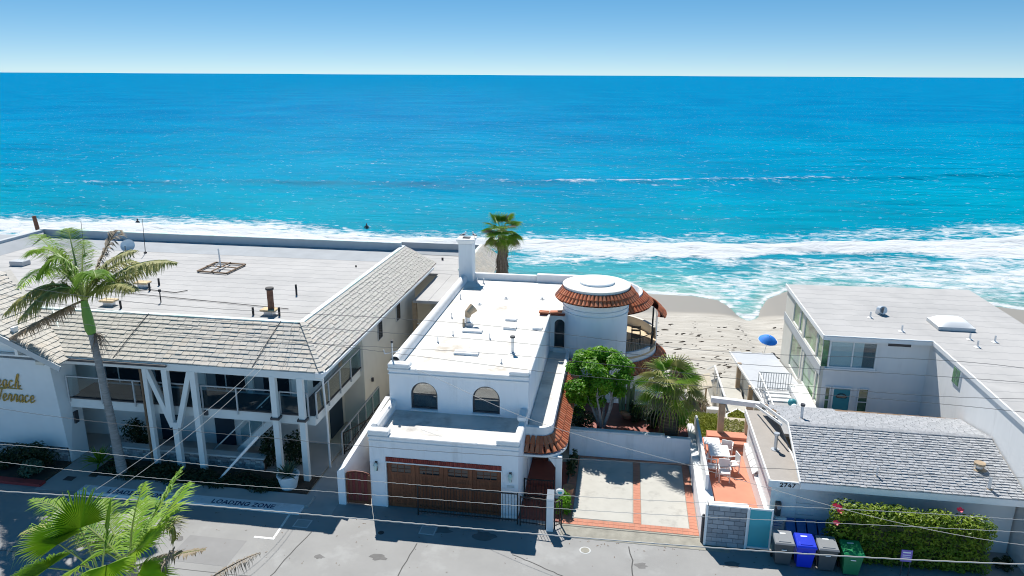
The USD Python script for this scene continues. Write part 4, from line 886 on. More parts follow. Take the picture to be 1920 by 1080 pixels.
# lettering of the sign
S = thing('wall_sign', 'gold script lettering reading Beach Terrace on the pale wall by the street', 'sign', (-26.5, SWY, 3.4))
GL = {'B': [[(0, 0), (.12, 1)], [(0.1, .95), (.42, .98), (.45, .7), (.1, .55), (.45, .42), (.38, .02), (0, 0)]],
      'e': [[(0, .22), (.25, .3), (.3, .5), (.15, .55), (.05, .3), (.1, .02), (.28, .04), (.42, .2)]],
      'a': [[(.32, .5), (.1, .52), (.02, .25), (.1, .0), (.26, .12), (.34, .52), (.3, .1), (.36, .0), (.46, .2)]],
      'c': [[(.3, .45), (.18, .55), (.04, .35), (.06, .05), (.2, 0), (.42, .2)]],
      'h': [[(0, .2), (.25, .7), (.3, 1.05), (.2, 1.0), (.05, 0)], [(.07, .25), (.2, .5), (.3, .45), (.28, .05), (.36, 0), (.5, .2)]],
      'T': [[(-.1, .9), (.75, 1.02)], [(.4, .97), (.25, .3), (.12, 0), (-.05, .05)]],
      'r': [[(0, .1), (.1, .5), (.16, .58), (.18, .48), (.3, .5), (.26, .1), (.32, 0), (.44, .2)]]}
def smooth_line(p, k=5):
    p = np.array(p, float)
    if len(p) < 3: return p
    t = np.arange(len(p)); from_ = np.linspace(0, len(p)-1, (len(p)-1)*k+1)
    from scipy.interpolate import CubicSpline
    return CubicSpline(t, p)(from_)
def write(word, x, z, h, adv):
    for ch in word:
        b = B()
        for stn in GL[ch]:
            p = smooth_line(stn); sl = p[:, 0]+.22*p[:, 1]
            b.tube(np.stack([x+sl*h*.95, np.full(len(p), SWY-.045), z+p[:, 1]*h], 1), .030, 6)
        obj('letter', b, 'gold', S); x += adv*h
write('Beach', -28.62, 3.62, .62, .50); write('Terrace', -28.42, 2.92, .62, .455)
obj('floor_slab', B().box(-30, -13.1, 28.4, 31.5, -.2, .03), 'concrete', A)
obj('sign_bar', B().tube([(-28.5, SWY-.04, 3.56), (-27.0, SWY-.04, 3.56)], .022, 6), 'gold', S)
# satellite dish and aerials stand on the roof
t = thing('satellite_dish', 'grey satellite dish standing on the flat roof behind the palm', 'satellite dish', (-31.2, 42.1, 6.2))
dish = B(); n_ = 20
prof = [(r, .28*r*r) for r in np.linspace(0, .55, 7)]
V = []; dx = np.array((.35, -.75, .55)); dx /= np.linalg.norm(dx); e1 = np.cross(dx, (0, 0, 1)); e1 /= np.linalg.norm(e1); e2 = np.cross(e1, dx)
for i in range(n_):
    a = 2*math.pi*i/n_
    for r, d in prof: V.append(np.array((-31.2, 42.1, 6.95))+dx*d*1.1+.78*r*(math.cos(a)*e1+math.sin(a)*e2))
dish.add(V, [(i*7+q_, ((i+1) % n_)*7+q_, ((i+1) % n_)*7+q_+1, i*7+q_+1) for i in range(n_) for q_ in range(6)])
obj('reflector', dish, 'trim_white', t, smooth=True); obj('feed_arm', B().tube([(-31.2, 42.1, 6.7), (-30.9, 41.4, 6.8), (-30.85, 41.35, 7.15)], .025, 6), 'dark_metal', t)
obj('stand', B().cyl(-31.2, 42.2, 6.2, 6.95, .04, 8).tube([(-31.6, 42.0, 6.22), (-31.2, 42.2, 6.7), (-30.8, 42.0, 6.22)], .03, 6), 'dark_metal', t)
for x, y, l in ((-34.2, 41.9, 'thin aerial rod standing on the flat roof left of the satellite dish'), (-30.9, 43.3, 'thin aerial rod by the rear parapet right of the satellite dish')):
    t = thing('aerial', l, 'aerial', (x, y, 6.2)); obj('rod', B().tube([(x, y, 6.2), (x+.1, y, 8.5)], [.025, .012], 6), 'pipe_dark', t); obj('base', B().cyl(x, y, 6.2, 6.3, .1, 8), 'pipe_dark', t)
# timber skid with a pole on the flat roof
t = thing('antenna_skid', 'square timber frame with cross bars holding a short pole on the flat roof', 'antenna base', (-23.9, 40.3, 6.2))
sq = [(-24.85, 39.35), (-22.9, 39.15), (-22.88, 41.34), (-24.9, 41.5)]
for i in range(4): obj('frame_board', B().beam((*sq[i], 6.30), (*sq[(i+1) % 4], 6.30), .11, .07), 'timber_dark', t)
for i in range(2): obj('cross_board', B().beam((*(np.array(sq[i])+np.array(sq[i+1]))/2, 6.36), (*(np.array(sq[(i+2) % 4])+np.array(sq[(i+3) % 4]))/2, 6.36+.001*i), .09, .045), 'timber_dark', t)
obj('pole', B().tube([(-23.9, 40.3, 6.3), (-23.95, 40.3, 7.5)], .045, 8).beam((-24.1, 40.0, 6.4), (-23.9, 40.3, 6.7), .04), 'galv', t)
# stone planter walls
def stone_wall(name, label, x0, x1, y, z0, z1, cap=True, side=None):
    t = thing(name, label, 'planter wall', ((x0+x1)/2, y, 0))
    core = obj('wall_core', B().box(x0+.02, x1-.02, y+.03, y+.28, z0, z1), 'soil', t)
    big = B(); z = z0+.01; cnt = 0
    while z < z1-.03:
        h = rng.uniform(.07, .13); x = x0
        while x < x1-.04:
            w_ = rng.uniform(.12, .34); xe = min(x+w_, x1); d = rng.uniform(-.02, .03)
            m = B().hexa([(x+.006, y+d, z+.005), (x+.006, y+d, min(z+h, z1)-.005), (x+.006, y+.05, z+.005), (x+.006, y+.05, min(z+h, z1)-.005), (xe-.006, y+d+rng.uniform(-.01, .01), z+.005), (xe-.006, y+d, min(z+h, z1)-.005), (xe-.006, y+.05, z+.005), (xe-.006, y+.05, min(z+h, z1)-.005)])
            if cnt < 280: obj('stone', m, 'stone_%d' % rng.integers(4), t)
            else: big.add(*m.get())
            cnt += 1; x = xe
        z += h
    if cnt > 280: obj('small_stones', big, 'stone_1', t, kind='stuff')
    if cap: obj('cap', B().tm(rbox(x0-.03, x1+.03, y-.04, y+.40, z1+.002, z1+.09, .015)), 'cap_stone', t)
stone_wall('stone_planter_wall', 'long low stacked stone planter wall with pale cap below the apartment balcony', -23.4, -15.75, 28.42, -.03, .62)
stone_wall('sign_wall_stone_base', 'stacked stone base along the foot of the sign wall', -36, -25.15, 27.78, -.03, .72, False)
# beachfront wing behind: flat roof, rear parapet, shingled edge
R = thing('beachfront_building', 'low flat roofed beachfront building behind the shingled apartment block', 'building', (-22, 51, 0))
obj('wall', B().box(-31.4, -10.7, 47.8, 54.0, -4, 4.35), 'stucco_cream', R)
obj('front_wall', B().box(-12.0, -10.7, 44.3, 47.8, -4, 4.35), 'stucco_cream', R)
fr_ = obj('flat_roof', B().box(-31.4, -10.2, 47.7, 54.0, 4.35, 4.5).box(-12.35, -10.2, 41.4, 47.7, 4.35, 4.5), 'roof_roll_light', R)
for i in range(6): obj('felt_sheet', B().box(-31.4, -10.5, 47.75+i*.85, 47.75+i*.85+.83, 4.501, 4.515+.004*(i % 2)), 'roof_roll_light', fr_)
for i in range(2): obj('felt_sheet', B().box(-12.33+i*.95, -12.33+i*.95+.93, 41.42, 47.7, 4.501, 4.515+.004*(i % 2)), 'roof_roll_light', fr_)
obj('rear_cant', B().add([(-31.4, 52.9, 4.53), (-10.6, 52.9, 4.53), (-10.6, 53.7, 4.8), (-31.4, 53.7, 4.8)], [(0, 1, 2, 3)]), 'roof_cant', R)
obj('rear_parapet', B().box(-31.4, -10.6, 53.71, 53.95, 4.3, 5.25), 'trim_grey', R)
dk = obj('mansard_edge', B().add([(-9.0, 42.5, 4.0), (-9.0, 54.6, 4.0), (-10.4, 53.7, 5.25), (-10.4, 46.2, 5.25)], [(0, 1, 2, 3)]), 'timber_dark', R)
for s in shingle_rows((-9.0, 44.0, 4.04), (0, 1, 0), (-1.4, 0, 1.25), 10.6, 1.88, 8, .40, lambda s: 2.2*s/1.88, lambda s: 10.6-.8*s/1.88)[:280]: obj('shingle', B().hexa(s), 'shingle_%d' % rng.integers(4), dk)
obj('edge_flashing', B().box(-10.65, -10.4, 46.2, 53.7, 5.2, 5.3), 'copper_green', R)
obj('edge_flashing', B().box(-10.3, -10.15, 41.4, 46.2, 4.502, 4.6), 'copper_green', R)
obj('vent_pipe', B().cyl(-13.0, 51.5, 4.5, 4.7, .08, 8), 'pipe_dark', R)
obj('balcony_slab', B().box(-12.6, -10.7, 42.0, 44.3, 1.7, 1.9), 'stucco_cream', R)
obj('corner_post', B().box(-12.45, -12.2, 41.6, 41.85, 0, 4.35), 'timber', R)
rl_ = obj('balcony_railing', B().beam((-12.2, 41.7, 2.95), (-10.5, 41.7, 2.95), .06), 'trim_white', R)
for k in range(6): obj('rail', B().beam((-12.2, 41.7, 1.95+k*.16), (-10.5, 41.7, 1.95+k*.16), .03, .05), 'trim_white', rl_)
# pavement, planting beds, curbs in front of the apartment building
pv_ = B().box(-40, -13.7, 25.98, 27.0, -.1, .12)
obj('sidewalk', B().box(-22.9, -12.6, 25.95, 26.75, -.1, .12), 'concrete', label='narrow concrete sidewalk strip along the street', cat='sidewalk', kind='structure')
obj('alley_path', B().box(-13.0, -11.45, 25.62, 40, -.1, .012), 'concrete', label='narrow concrete path between the two buildings', cat='path', kind='structure')
obj('entrance_path', B().hexa([(-25.0, 25.4, -.1), (-25.0, 25.4, .008), (-25.0, 30.6, -.1), (-25.0, 30.6, .008), (-22.9, 25.62, -.1), (-22.9, 25.62, .008), (-23.4, 30.6, -.1), (-23.4, 30.6, .008)]), 'concrete', label='concrete entrance path between the sign wall and the stone planter', cat='path', kind='structure')
obj('drain_cover', B().box(-24.35, -23.9, 26.3, 26.65, .0, .014), 'tar', label='dark square drain cover in the entrance path', cat='drain')
obj('planting_bed', B().box(-23.4, -13.1, 26.76, 28.4, -.1, .07).box(-36, -25.05, 25.98, 27.76, -.1, .07), 'soil', label='dark soil planting beds along the apartment front', cat='planting bed', kind='structure')
obj('curb', B().box(-22.9, -12.75, 25.40, 25.948, -.1, .13), 'curb_paint', label='pale painted curb with loading zone lettering', cat='curb', kind='structure')
obj('red_curb', B().box(-36, -24.9, 25.62, 25.975, -.1, .13), 'curb_red', label='red painted curb below the sign wall', cat='curb', kind='structure')
for x, l in ((-21.6, 'LOADING ZONE lettering on the painted curb behind the front palm'), (-16.75, 'LOADING ZONE lettering on the painted curb left of the white road line')):
    m = meshkit.text_mesh('LOADING ZONE', .27, .004, True); m.apply_translation((x, 25.50, .131)); t = obj('curb_lettering', m, 'letter_navy', label=l, cat='lettering')
rl = B(); strip(rl, [(-13.15, 25.38), (-13.05, 23.75)], .10, .005); obj('road_marking', rl.box(-13.85, -13.0, 23.64, 23.75, -.01, .005), 'road_paint', label='white L shaped parking line at the end of the loading zone', cat='road marking')
rl = B(); strip(rl, [(-18.35, 25.38), (-18.75, 23.9)], .10, .005); obj('road_marking', rl, 'road_paint', label='white parking line between the palms beside the loading zone curb', cat='road marking')
rl = B(); strip(rl, [(-22.75, 25.38), (-23.3, 23.9)], .10, .005); obj('road_marking', rl, 'road_paint', label='white parking line at the left end of the loading zone', cat='road marking')
# utility covers in the road
for x, y, l in ((-12.35, 24.85, 'pale rectangular utility cover in the street left of the side gate'), (-7.2, 25.2, 'small pale utility cover in the street before the garage door')):
    t = thing('utility_cover', l, 'utility cover', (x, y, 0)); obj('frame', B().box(x-.32, x+.32, y-.28, y+.28, -.02, .006), 'cap_stone', t); obj('lid', B().box(x-.27, x+.27, y-.23, y+.23, .0, .011), 'concrete', t); 
t = thing('manhole_cover', 'round pale manhole cover in the street before the driveway', 'manhole', (-.9, 24.9, 0)); obj('ring', B().cyl(-.9, 24.9, -.02, .005, .22, 24), 'cap_stone', t); obj('lid', B().cyl(-.9, 24.9, -.02, .010, .17, 24), 'dirt_strip', t)
t = thing('manhole_cover', 'small dark round cover in the shaded street before the garage', 'manhole', (-9.0, 24.75, 0)); obj('lid', B().cyl(-9.0, 24.75, -.02, .008, .12, 20), 'tar', t)
# palm tub
t = thing('white_planter_pot', 'round white pot under the right front post holding a spiky agave', 'pot', (-14.05, 27.3, .07))
obj('pot', B().lathe(-14.05, 27.3, [(0, .07), (.34, .07), (.47, .62), (.5, .66), (.5, .72), (.42, .72), (.4, .6), (0, .6)], 28), 'pot_white', t, smooth=30)
# guy wire guard
g0 = np.array((-17.4, 27.15, .07)); g1 = np.array((-15.05, 27.2, 2.7))
# ================================================================== right side: patio, small flat building, garage, modern house
PZ = .28
obj('patio', B().box(4.13, 6.05, 26.35, 34.6, -.2, PZ), 'patio_tile', label='salmon pink tiled patio between the white walls', cat='patio', kind='structure')
for i in range(3): obj('patio_step', B().box(4.5, 6.9, 33.1+i*.45, 34.6, PZ+.14*i+.001*i, PZ+.14*(i+1)), 'patio_tile', '/World/patio')
t = thing('block_wall', 'grey concrete block wall panel at the street end of the pink patio', 'wall', (4.4, 26.1, 0))
core = obj('mortar_core', B().box(3.72, 5.14, 26.02, 26.22, -.02, 1.74), 'mortar', t)
for r_ in range(9):
    z0 = .0+r_*.193; x = 3.71-(.2 if r_ % 2 else 0)
    while x < 5.15:
        a, c = max(x+.006, 3.71), min(x+.394, 5.15); x += .4
        if c-a > .04: obj('block', B().tm(rbox(a, c, 25.985+rng.uniform(-.004, .004), 26.25, z0+.006, z0+.187, .006)), 'cmu_%d' % rng.integers(3), core)
obj('cap', B().box(3.68, 5.18, 25.97, 26.27, 1.742, 1.79), 'trim_white', t)
obj('edge_post', B().box(3.62, 3.708, 25.97, 26.27, 0, 1.79).box(5.152, 5.22, 25.97, 26.27, 0, 1.741), 'trim_white', t)
t = thing('downpipe_box', 'dark grey utility box in the slot between driveway wall and block wall', 'utility box', (3.66, 26.3, 0)); obj('box', B().box(3.80, 4.0, 26.28, 26.5, .0, 1.2), 'trim_grey', t); obj('pipe', B().cyl(3.57, 26.15, 0, 1.25, .05, 8), 'dark_metal', t)
t = thing('teal_gate', 'teal blue solid gate between the block wall and the small flat building', 'gate', (5.65, 26.1, 0))
obj('panel', B().box(5.24, 6.10, 26.06, 26.10, .06, 1.74), 'teal_panel', t)
obj('frame', B().box(5.222, 5.27, 26.02, 26.059, .02, 1.78).box(6.06, 6.12, 26.02, 26.059, .02, 1.78).box(5.271, 6.059, 26.02, 26.059, 1.70, 1.76).box(5.271, 6.059, 26.02, 26.059, .03, .09), 'trim_white', t)
# small flat building beside the garage
t = thing('flat_roofed_annex', 'narrow annex with flat tan roof and white edge beside the shingled garage', 'building', (6.65, 27, 0)); N = t
obj('wall', B().box(6.22, 7.2, 27.25, 33.3, -.02, 2.22), 'stucco_white', t)
obj('fascia', B().box(6.04, 7.22, 26.93, 26.99, 2.22, 2.50), 'trim_white', t)
obj('side_fascia', B().box(6.02, 6.08, 26.991, 33.4, 2.22, 2.52), 'trim_white', t)
obj('roof', B().box(6.081, 7.30, 26.991, 33.4, 2.40, 2.475), 'roof_tan', t)
m = meshkit.text_mesh('2747', .17, .015, True); v = m.vertices; m.vertices = np.stack([6.42+v[:, 0], 26.93-v[:, 2]-.001, 2.27+v[:, 1]], 1); m.invert(); obj('house_number', m, 'iron', t)
pb = obj('vent_pipe', B().cyl(6.72, 29.6, 2.475, 3.15, .07, 10), 'galv', t, smooth=40); obj('pipe_cap', B().cyl(6.72, 29.6, 3.15, 3.24, .12, 10), 'galv', pb); obj('flashing', B().cyl(6.72, 29.6, 2.475, 2.50, .18, 10), 'galv', pb)
for k in range(4): obj('louvre', B().beam((6.0, 31.9-.55*k, 1.0), (6.2, 31.9-.55*k, 1.2), .5, .04, up=(0, 0, 1)), 'trim_white', t)
obj('lower_ledge', B().box(6.06, 6.215, 26.4, 33.0, -.02, .95), 'stucco_white', t)
# shingled garage
G = thing('shingled_garage', 'white garage with low grey shingled gable roof behind the hedge', 'garage', (11, 27.3, 0))
obj('wall', B().box(7.21, 15.08, 27.3, 27.5, -.02, 2.42), 'stucco_white', G)
obj('side_wall', B().box(7.21, 7.4, 27.5, 33.2, -.02, 2.42), 'stucco_white', G)
obj('siding_groove', B().box(6.9, 7.9, 27.285, 27.299, .9, .915).box(6.9, 7.9, 27.285, 27.299, 1.4, 1.415), 'trim_grey', G)
obj('fascia', B().box(7.12, 15.08, 26.60, 26.66, 2.42, 2.68), 'trim_white', G)
EY0, EZ0, RGY, RGZ, BKY, BKZ = 26.60, 2.70, 30.0, 3.52, 33.0, 2.95
rf = obj('roof', B().add([(7.10, EY0, EZ0-.03), (15.08, EY0, EZ0-.03), (15.08, RGY, RGZ-.03), (7.22, RGY, RGZ-.03)], [(0, 1, 2, 3)]).add([(7.22, RGY, RGZ-.03), (15.08, RGY, RGZ-.03), (15.08, BKY, BKZ-.03), (6.7, BKY+.2, BKZ-.03)], [(0, 1, 2, 3)]), 'timber_dark', G)
s1 = shingle_rows((7.10, EY0, EZ0), (1, 0, 0), (0, RGY-EY0, RGZ-EZ0), 7.98, math.hypot(RGY-EY0, RGZ-EZ0), 24, .25, lambda s: .10*s/3.5, None)
back = shingle_rows((7.20, BKY, BKZ), (1, 0, 0), (0, RGY-BKY, RGZ-BKZ), 7.86, math.hypot(BKY-RGY, RGZ-BKZ), 15, .32, lambda s: -.4+.4*s/3.0, None)
back = [s for s in back if not (s[:, 0].mean() > 9.8 and s[:, 1].mean() > 32.6)]
rest = B()
for i, s in enumerate(s1+back):
    s = s.copy(); 
    if i < 300: obj('shingle', B().hexa(s), 'asphalt_shingle_%d' % rng.choice([0, 0, 1, 1, 2, 3]), rf)
for kk in range(4):
    bb = B()
    for i, s in enumerate(s1+back):
        if i >= 300 and (i*7919) % 4 == kk: bb.hexa(s)
    obj('more_shingles', bb, 'asphalt_shingle_%d' % kk, rf, kind='stuff')
x = 7.25
while x < 15.0:
    obj('ridge_cap', B().hexa([(x, RGY-.14, RGZ-.0), (x, RGY-.14, RGZ+.02), (x, RGY+.02, RGZ+.02), (x, RGY+.02, RGZ+.065), (x+.31, RGY-.14, RGZ-.0), (x+.31, RGY-.14, RGZ+.03), (x+.31, RGY+.02, RGZ+.02), (x+.31, RGY+.02, RGZ+.085)]), 'asphalt_shingle_%d' % rng.integers(4), rf); x += .28
obj('rake_trim', B().beam((7.08, EY0, EZ0-.02), (7.20, RGY, RGZ), .05, .14).beam((7.20, RGY, RGZ), (6.66, BKY+.2, BKZ), .05, .14), 'trim_white', G)
obj('rake_trim', B().beam((6.98, RGY+.1, RGZ-.12), (6.45, BKY+.2, BKZ-.15), .05, .10), 'trim_white', G)
for x, y, h, r, f in ((7.95, 30.9, .62, .06, 1), (10.0, 27.25, .42, .035, 0), (13.95, 28.1, .18, .12, 1), (13.9, 27.05, .50, .06, 0)):
    zz = EZ0+(RGZ-EZ0)*(y-EY0)/(RGY-EY0) if y < RGY else RGZ-(RGZ-BKZ)*(y-RGY)/(BKY-RGY)
    pb = obj('vent_pipe', B().cyl(x, y, zz, zz+h, r, 10), 'galv', G, smooth=40)
    obj('flashing', B().cyl(x, y, zz, zz+.04, r*2.4, 10, r*1.2), 'timber', pb)
    if f: obj('pipe_cap', B().cyl(x, y, zz+h, zz+h+.09, r*1.7, 10), 'dark_metal' if r < .1 else 'timber', pb)
# modern two storey house
Mh = thing('modern_house', 'white modern two storey house with flat grey roof and tall green tinted windows', 'house', (12.6, 37, 0))
RZT = 5.2
roofp = Polygon([(10.08, 36.8), (10.1, 46.4), (20.8, 47.0), (20.9, 25.0), (15.08, 25.0), (15.15, 36.8)])
rf2 = obj('roof', B().ext(roofp, RZT-.16, RZT, 'xy'), 'roof_roll_light', Mh)
y = 25.05
while y < 46.3:
    y1 = y+.96; x0 = 15.14 if y1 < 37.0 else 10.16; x1_ = 20.82
    obj('roof_sheet', B().hexa([(x0, y, RZT), (x0, y, RZT+.007), (x0, y1, RZT), (x0, y1, RZT+.004), (x1_, y, RZT), (x1_, y, RZT+.007), (x1_, y1, RZT), (x1_, y1, RZT+.004)]), 'roof_roll_light', rf2); y += .97
edge = B().beam((10.06, 36.78, RZT-.07), (10.08, 46.4, RZT-.07), .06, .24).beam((10.06, 36.76, RZT-.07), (15.15, 36.76, RZT-.07), .06, .24)
obj('roof_edge', edge, 'trim_white', Mh); obj('roof_edge', B().beam((15.10, 25.0, RZT-.06), (15.12, 36.8, RZT-.06), .08, .2), 'trim_white', Mh)
obj('wall', B().box(10.32, 15.2, 37.1, 37.3, -1, 5.03), 'stucco_white', Mh)
obj('east_wall', B().box(20.5, 20.7, 25.2, 46.8, -.02, 5.03), 'stucco_white', Mh)
obj('wing_wall', B().box(15.15, 15.35, 25.2, 37.1, -.02, 5.03), 'stucco_white', Mh)
lw = sbox(37.1, -4, 46.2, 5.03)
wins = [(37.22, 38.2, 3.55, 4.98), (38.45, 41.15, 3.55, 4.98), (41.6, 42.3, 3.6, 4.98), (42.5, 44.0, 3.6, 4.98), (37.2, 37.75, 1.35, 2.95), (37.95, 40.55, 1.2, 2.95), (40.9, 41.15, 1.1, 2.95), (41.35, 43.9, .9, 2.95)]
lwp = lw
for w_ in wins: lwp = lwp.difference(sbox(w_[0], w_[2], w_[1], w_[3]))
obj('glass_side_wall', B().ext(lwp, 10.16, 10.32, 'yz'), 'stucco_cream', Mh)
obj('grey_band', B().box(10.12, 10.158, 37.06, 46.2, 3.02, 3.5), 'trim_grey', Mh)
for w_ in wins:
    f_ = obj('window', B().ext(sbox(w_[0], w_[2], w_[1], w_[3]).difference(sbox(w_[0]+.05, w_[2]+.05, w_[1]-.05, w_[3]-.05)), 10.18, 10.26, 'yz'), 'trim_white', Mh)
    obj('pane', B().box(10.21, 10.22, w_[0]+.051, w_[1]-.051, w_[2]+.051, w_[3]-.051), 'window_green', f_)
# front wall window, door, sidelights
f_ = obj('window', B().ext(sbox(10.45, 3.45, 12.75, 4.92).difference(sbox(10.53, 3.53, 12.67, 4.84)), 37.02, 37.098, 'xz').box(11.57, 11.63, 37.03, 37.09, 3.53, 4.84).box(10.35, 12.85, 36.98, 37.099, 3.36, 3.448), 'trim_white', Mh)
obj('pane', B().box(10.532, 12.668, 37.075, 37.085, 3.532, 4.838), 'glass_clear', f_); obj('blind', B().box(10.54, 12.1, 37.088, 37.0985, 3.54, 4.83), 'blind', f_); obj('curtain', B().box(12.101, 12.66, 37.088, 37.0985, 3.54, 4.83), 'curtain', f_)
obj('corner_window', B().box(10.17, 10.43, 37.06, 37.099, 3.5, 4.95), 'window_green', Mh)
obj('louvre_vent', B().box(13.2, 14.25, 37.06, 37.099, 4.76, 4.94), 'dark_metal', Mh)
d_ = obj('front_door', B().box(10.93, 11.72, 37.02, 37.098, .3, 2.36), 'door_teal', Mh); obj('door_light', B().tube([(11.32+.25*math.cos(a), 37.012, 1.88+.2*math.sin(a)) for a in np.linspace(0, math.pi, 8)], .03, 6).box(11.1, 11.55, 37.008, 37.019, 1.84, 1.95), 'window_dark', d_)
obj('door_frame', B().box(10.86, 10.928, 37.0, 37.099, .3, 2.42).box(11.722, 11.8, 37.0, 37.099, .3, 2.42).box(10.929, 11.721, 37.0, 37.099, 2.362, 2.42), 'trim_white', Mh)
for x0, x1 in ((10.5, 10.78), (12.1, 12.62)):
    f_ = obj('sidelight', B().ext(sbox(x0, .6, x1, 2.42).difference(sbox(x0+.05, .65, x1-.05, 2.37)), 37.03, 37.098, 'xz').box(x0+.05, x1-.05, 37.04, 37.09, 1.66, 1.70), 'trim_white', Mh); obj('pane', B().box(x0+.051, x1-.051, 37.07, 37.08, .651, 2.369), 'window_green', f_)
f_ = obj('wing_window', B().box(15.10, 15.149, 33.45, 34.2, 4.2, 5.0), 'trim_white', Mh); obj('pane', B().box(15.085, 15.099, 33.5, 33.8, 4.25, 4.96).box(15.085, 15.099, 33.86, 34.16, 4.25, 4.96), 'window_green', f_)
obj('recess_floor', B().box(9.6, 15.15, 33.0, 37.1, .25, .4), 'roof_roll_light', Mh)
obj('lower_body', B().box(10.4, 15.1, 33.2, 37.0, -2, .25), 'stucco_white', Mh)
# roof fittings of the modern house
sk = obj('skylight', B().box(16.0, 17.75, 38.6, 40.2, RZT+.02, RZT+.2), 'trim_grey', Mh)
V = []; nx_ = 9
for i in range(nx_):
    for j in range(nx_): V.append((16.0+1.75*i/8, 38.6+1.6*j/8, RZT+.201+.28*(1-(2*i/8-1)**4)*(1-(2*j/8-1)**4)))
obj('dome', B().add(V, [(i*nx_+j, (i+1)*nx_+j, (i+1)*nx_+j+1, i*nx_+j+1) for i in range(8) for j in range(8)]), 'white_plastic', sk, smooth=True)
vt = obj('roof_vent', B().tube([(13.95, 41.1, RZT+.02), (13.95, 41.0, RZT+.25), (14.0, 40.75, RZT+.3)], [.24, .24, .22], 12), 'galv', Mh); obj('vent_mouth', B().tube([(14.0, 40.748, RZT+.3), (14.01, 40.74, RZT+.3)], .18, 12), 'dark_metal', vt)
for x, y in ((13.2, 40.2), (14.1, 38.1), (17.0, 37.4), (18.05, 37.2), (16.9, 36.3), (19.0, 34.4), (21.0, 39.6), (18.7, 32.6)):
    pb = obj('vent_pipe', B().cyl(x, y, RZT+.01, RZT+.34, .045, 8), 'galv', Mh); obj('flashing', B().cyl(x, y, RZT+.02, RZT+.06, .16, 10, .06), 'white_plastic', pb)
# lower deck with railing and metal roof beside the glass wall
Dk = thing('side_deck', 'grey side deck with white barred railing beside the tall green windows', 'deck', (9.2, 36, 0))
DZ = 1.0
obj('deck_floor', B().box(7.62, 10.15, 34.2, 39.65, DZ-.15, DZ), 'roof_roll', Dk)
obj('deck_wall', B().box(9.3, 10.1, 35.0, 39.6, DZ+.001, DZ+.40), 'stucco_white', Dk)
def bar_rail(parent, p, q, n, z0=DZ+.03, z1=DZ+1.0, mat='trim_white'):
    r_ = obj('railing', B().beam((*p, z1), (*q, z1), .06, .05), mat, parent); obj('lower_rail', B().beam((*p, z0+.08), (*q, z0+.08), .04), mat, r_)
    for i in range(n+1):
        c = np.array(p)+(np.array(q)-np.array(p))*i/n; obj('bar', B().box(c[0]-.014, c[0]+.014, c[1]-.014, c[1]+.014, z0, z1-.026), mat, r_)
bar_rail(Dk, (7.68, 39.55), (9.4, 39.55), 13, mat='trim_grey'); bar_rail(Dk, (7.68, 39.45), (7.68, 34.6), 7)
for k in range(3): obj('deck_step', B().box(7.9, 9.2, 38.7-.4*k, 39.0-.4*k, DZ+.002, DZ+.2-.06*k), 'trim_white', Dk)
for z_ in (1.7, 1.35): obj('low_rail', B().beam((6.9, 34.4, z_), (7.62, 34.4, z_), .05), 'trim_white', Dk)
for x in (6.9, 7.25, 7.6): obj('post', B().box(x-.03, x+.03, 34.36, 34.44, DZ, 1.67), 'trim_white', Dk)
cb = thing('deck_bundle', 'small blue green bundle standing on the side deck beside the glass wall', 'bundle', (9.1, 37.2, DZ)); obj('bundle', B().tm(trimesh.creation.icosphere(2, .22).apply_translation((9.1, 37.5, DZ+.2))), 'door_teal', cb, smooth=True); obj('bundle_end', B().tm(trimesh.creation.icosphere(2, .17).apply_translation((9.12, 37.05, DZ+.16))), 'blind', cb, smooth=True)
mr = thing('metal_lean_to_roof', 'pale grey sheet metal lean-to roof stepping down towards the beach', 'roof', (8.7, 42, 0))
for i in range(4):
    x0 = 7.42+i*.68
    obj('metal_sheet', B().hexa([(x0+.1, 39.7, .90), (x0+.1, 39.7, .95), (x0-.1, 47.8, .0), (x0-.1, 47.8, .05), (x0+.76, 39.7, .96), (x0+.76, 39.7, 1.01), (x0+.56, 47.8, .06), (x0+.56, 47.8, .11)]), 'metal_sheet', mr)
obj('edge_trim', B().beam((7.60, 37.0, 1.2), (7.30, 47.8, .02), .07, .14), 'trim_white', mr)
for y in (40.2, 44.6): obj('support_post', B().box(7.36, 7.6, y, y+.3, -4, .45 if y > 42 else .8), 'timber', mr)
obj('store_wall', B().box(7.75, 10.15, 39.8, 47.5, -4, -.02), 'stucco_cream', mr)
# beam on posts at the end of the patio
t = thing('entrance_beam', 'white beam on two brown posts at the far end of the pink patio', 'pergola', (5.5, 34.5, 0))
obj('beam', B().beam((4.6, 34.6, 2.38), (7.0, 34.5, 2.28), .26, .24), 'stucco_white', t)
for x in (5.15, 6.45): obj('post', B().box(x-.14, x+.14, 34.42, 34.70, .3, 2.22), 'timber', t)
# stairs and landing towards the beach
t = thing('beach_stairs', 'concrete stairs with white side rail descending to the beach beside the metal roof', 'stairs', (6.9, 45, 0))
for k in range(9): obj('step', B().box(6.38, 7.6, 46.2+.42*k, 46.2+.42*k+.40, -5, -1.4-.2*k), 'concrete_drive', t)
obj('landing', B().box(6.38, 7.6, 41.2, 46.2, -4, -1.2), 'concrete_drive', t)
obj('side_rail', B().beam((6.25, 41.2, -.35), (6.2, 46.2, -.4), .09, .1), 'trim_white', t); obj('side_rail', B().beam((6.2, 46.2, -.4), (6.2, 49.6, -2.0), .09, .1), 'trim_white', t)
for y in (41.3, 42.9, 44.5, 46.1): obj('rail_post', B().box(6.2, 6.28, y, y+.08, -1.6, -.42), 'trim_white', t)
t = thing('side_steps', 'short flight of pale steps between the fan palm and the beach landing', 'stairs', (5.7, 42, 0))
for k in range(6): obj('step', B().box(5.25, 6.15, 40.8+.42*k, 40.8+.42*k+.34, -3.2, -1.0-.18*k), 'cap_stone', t)
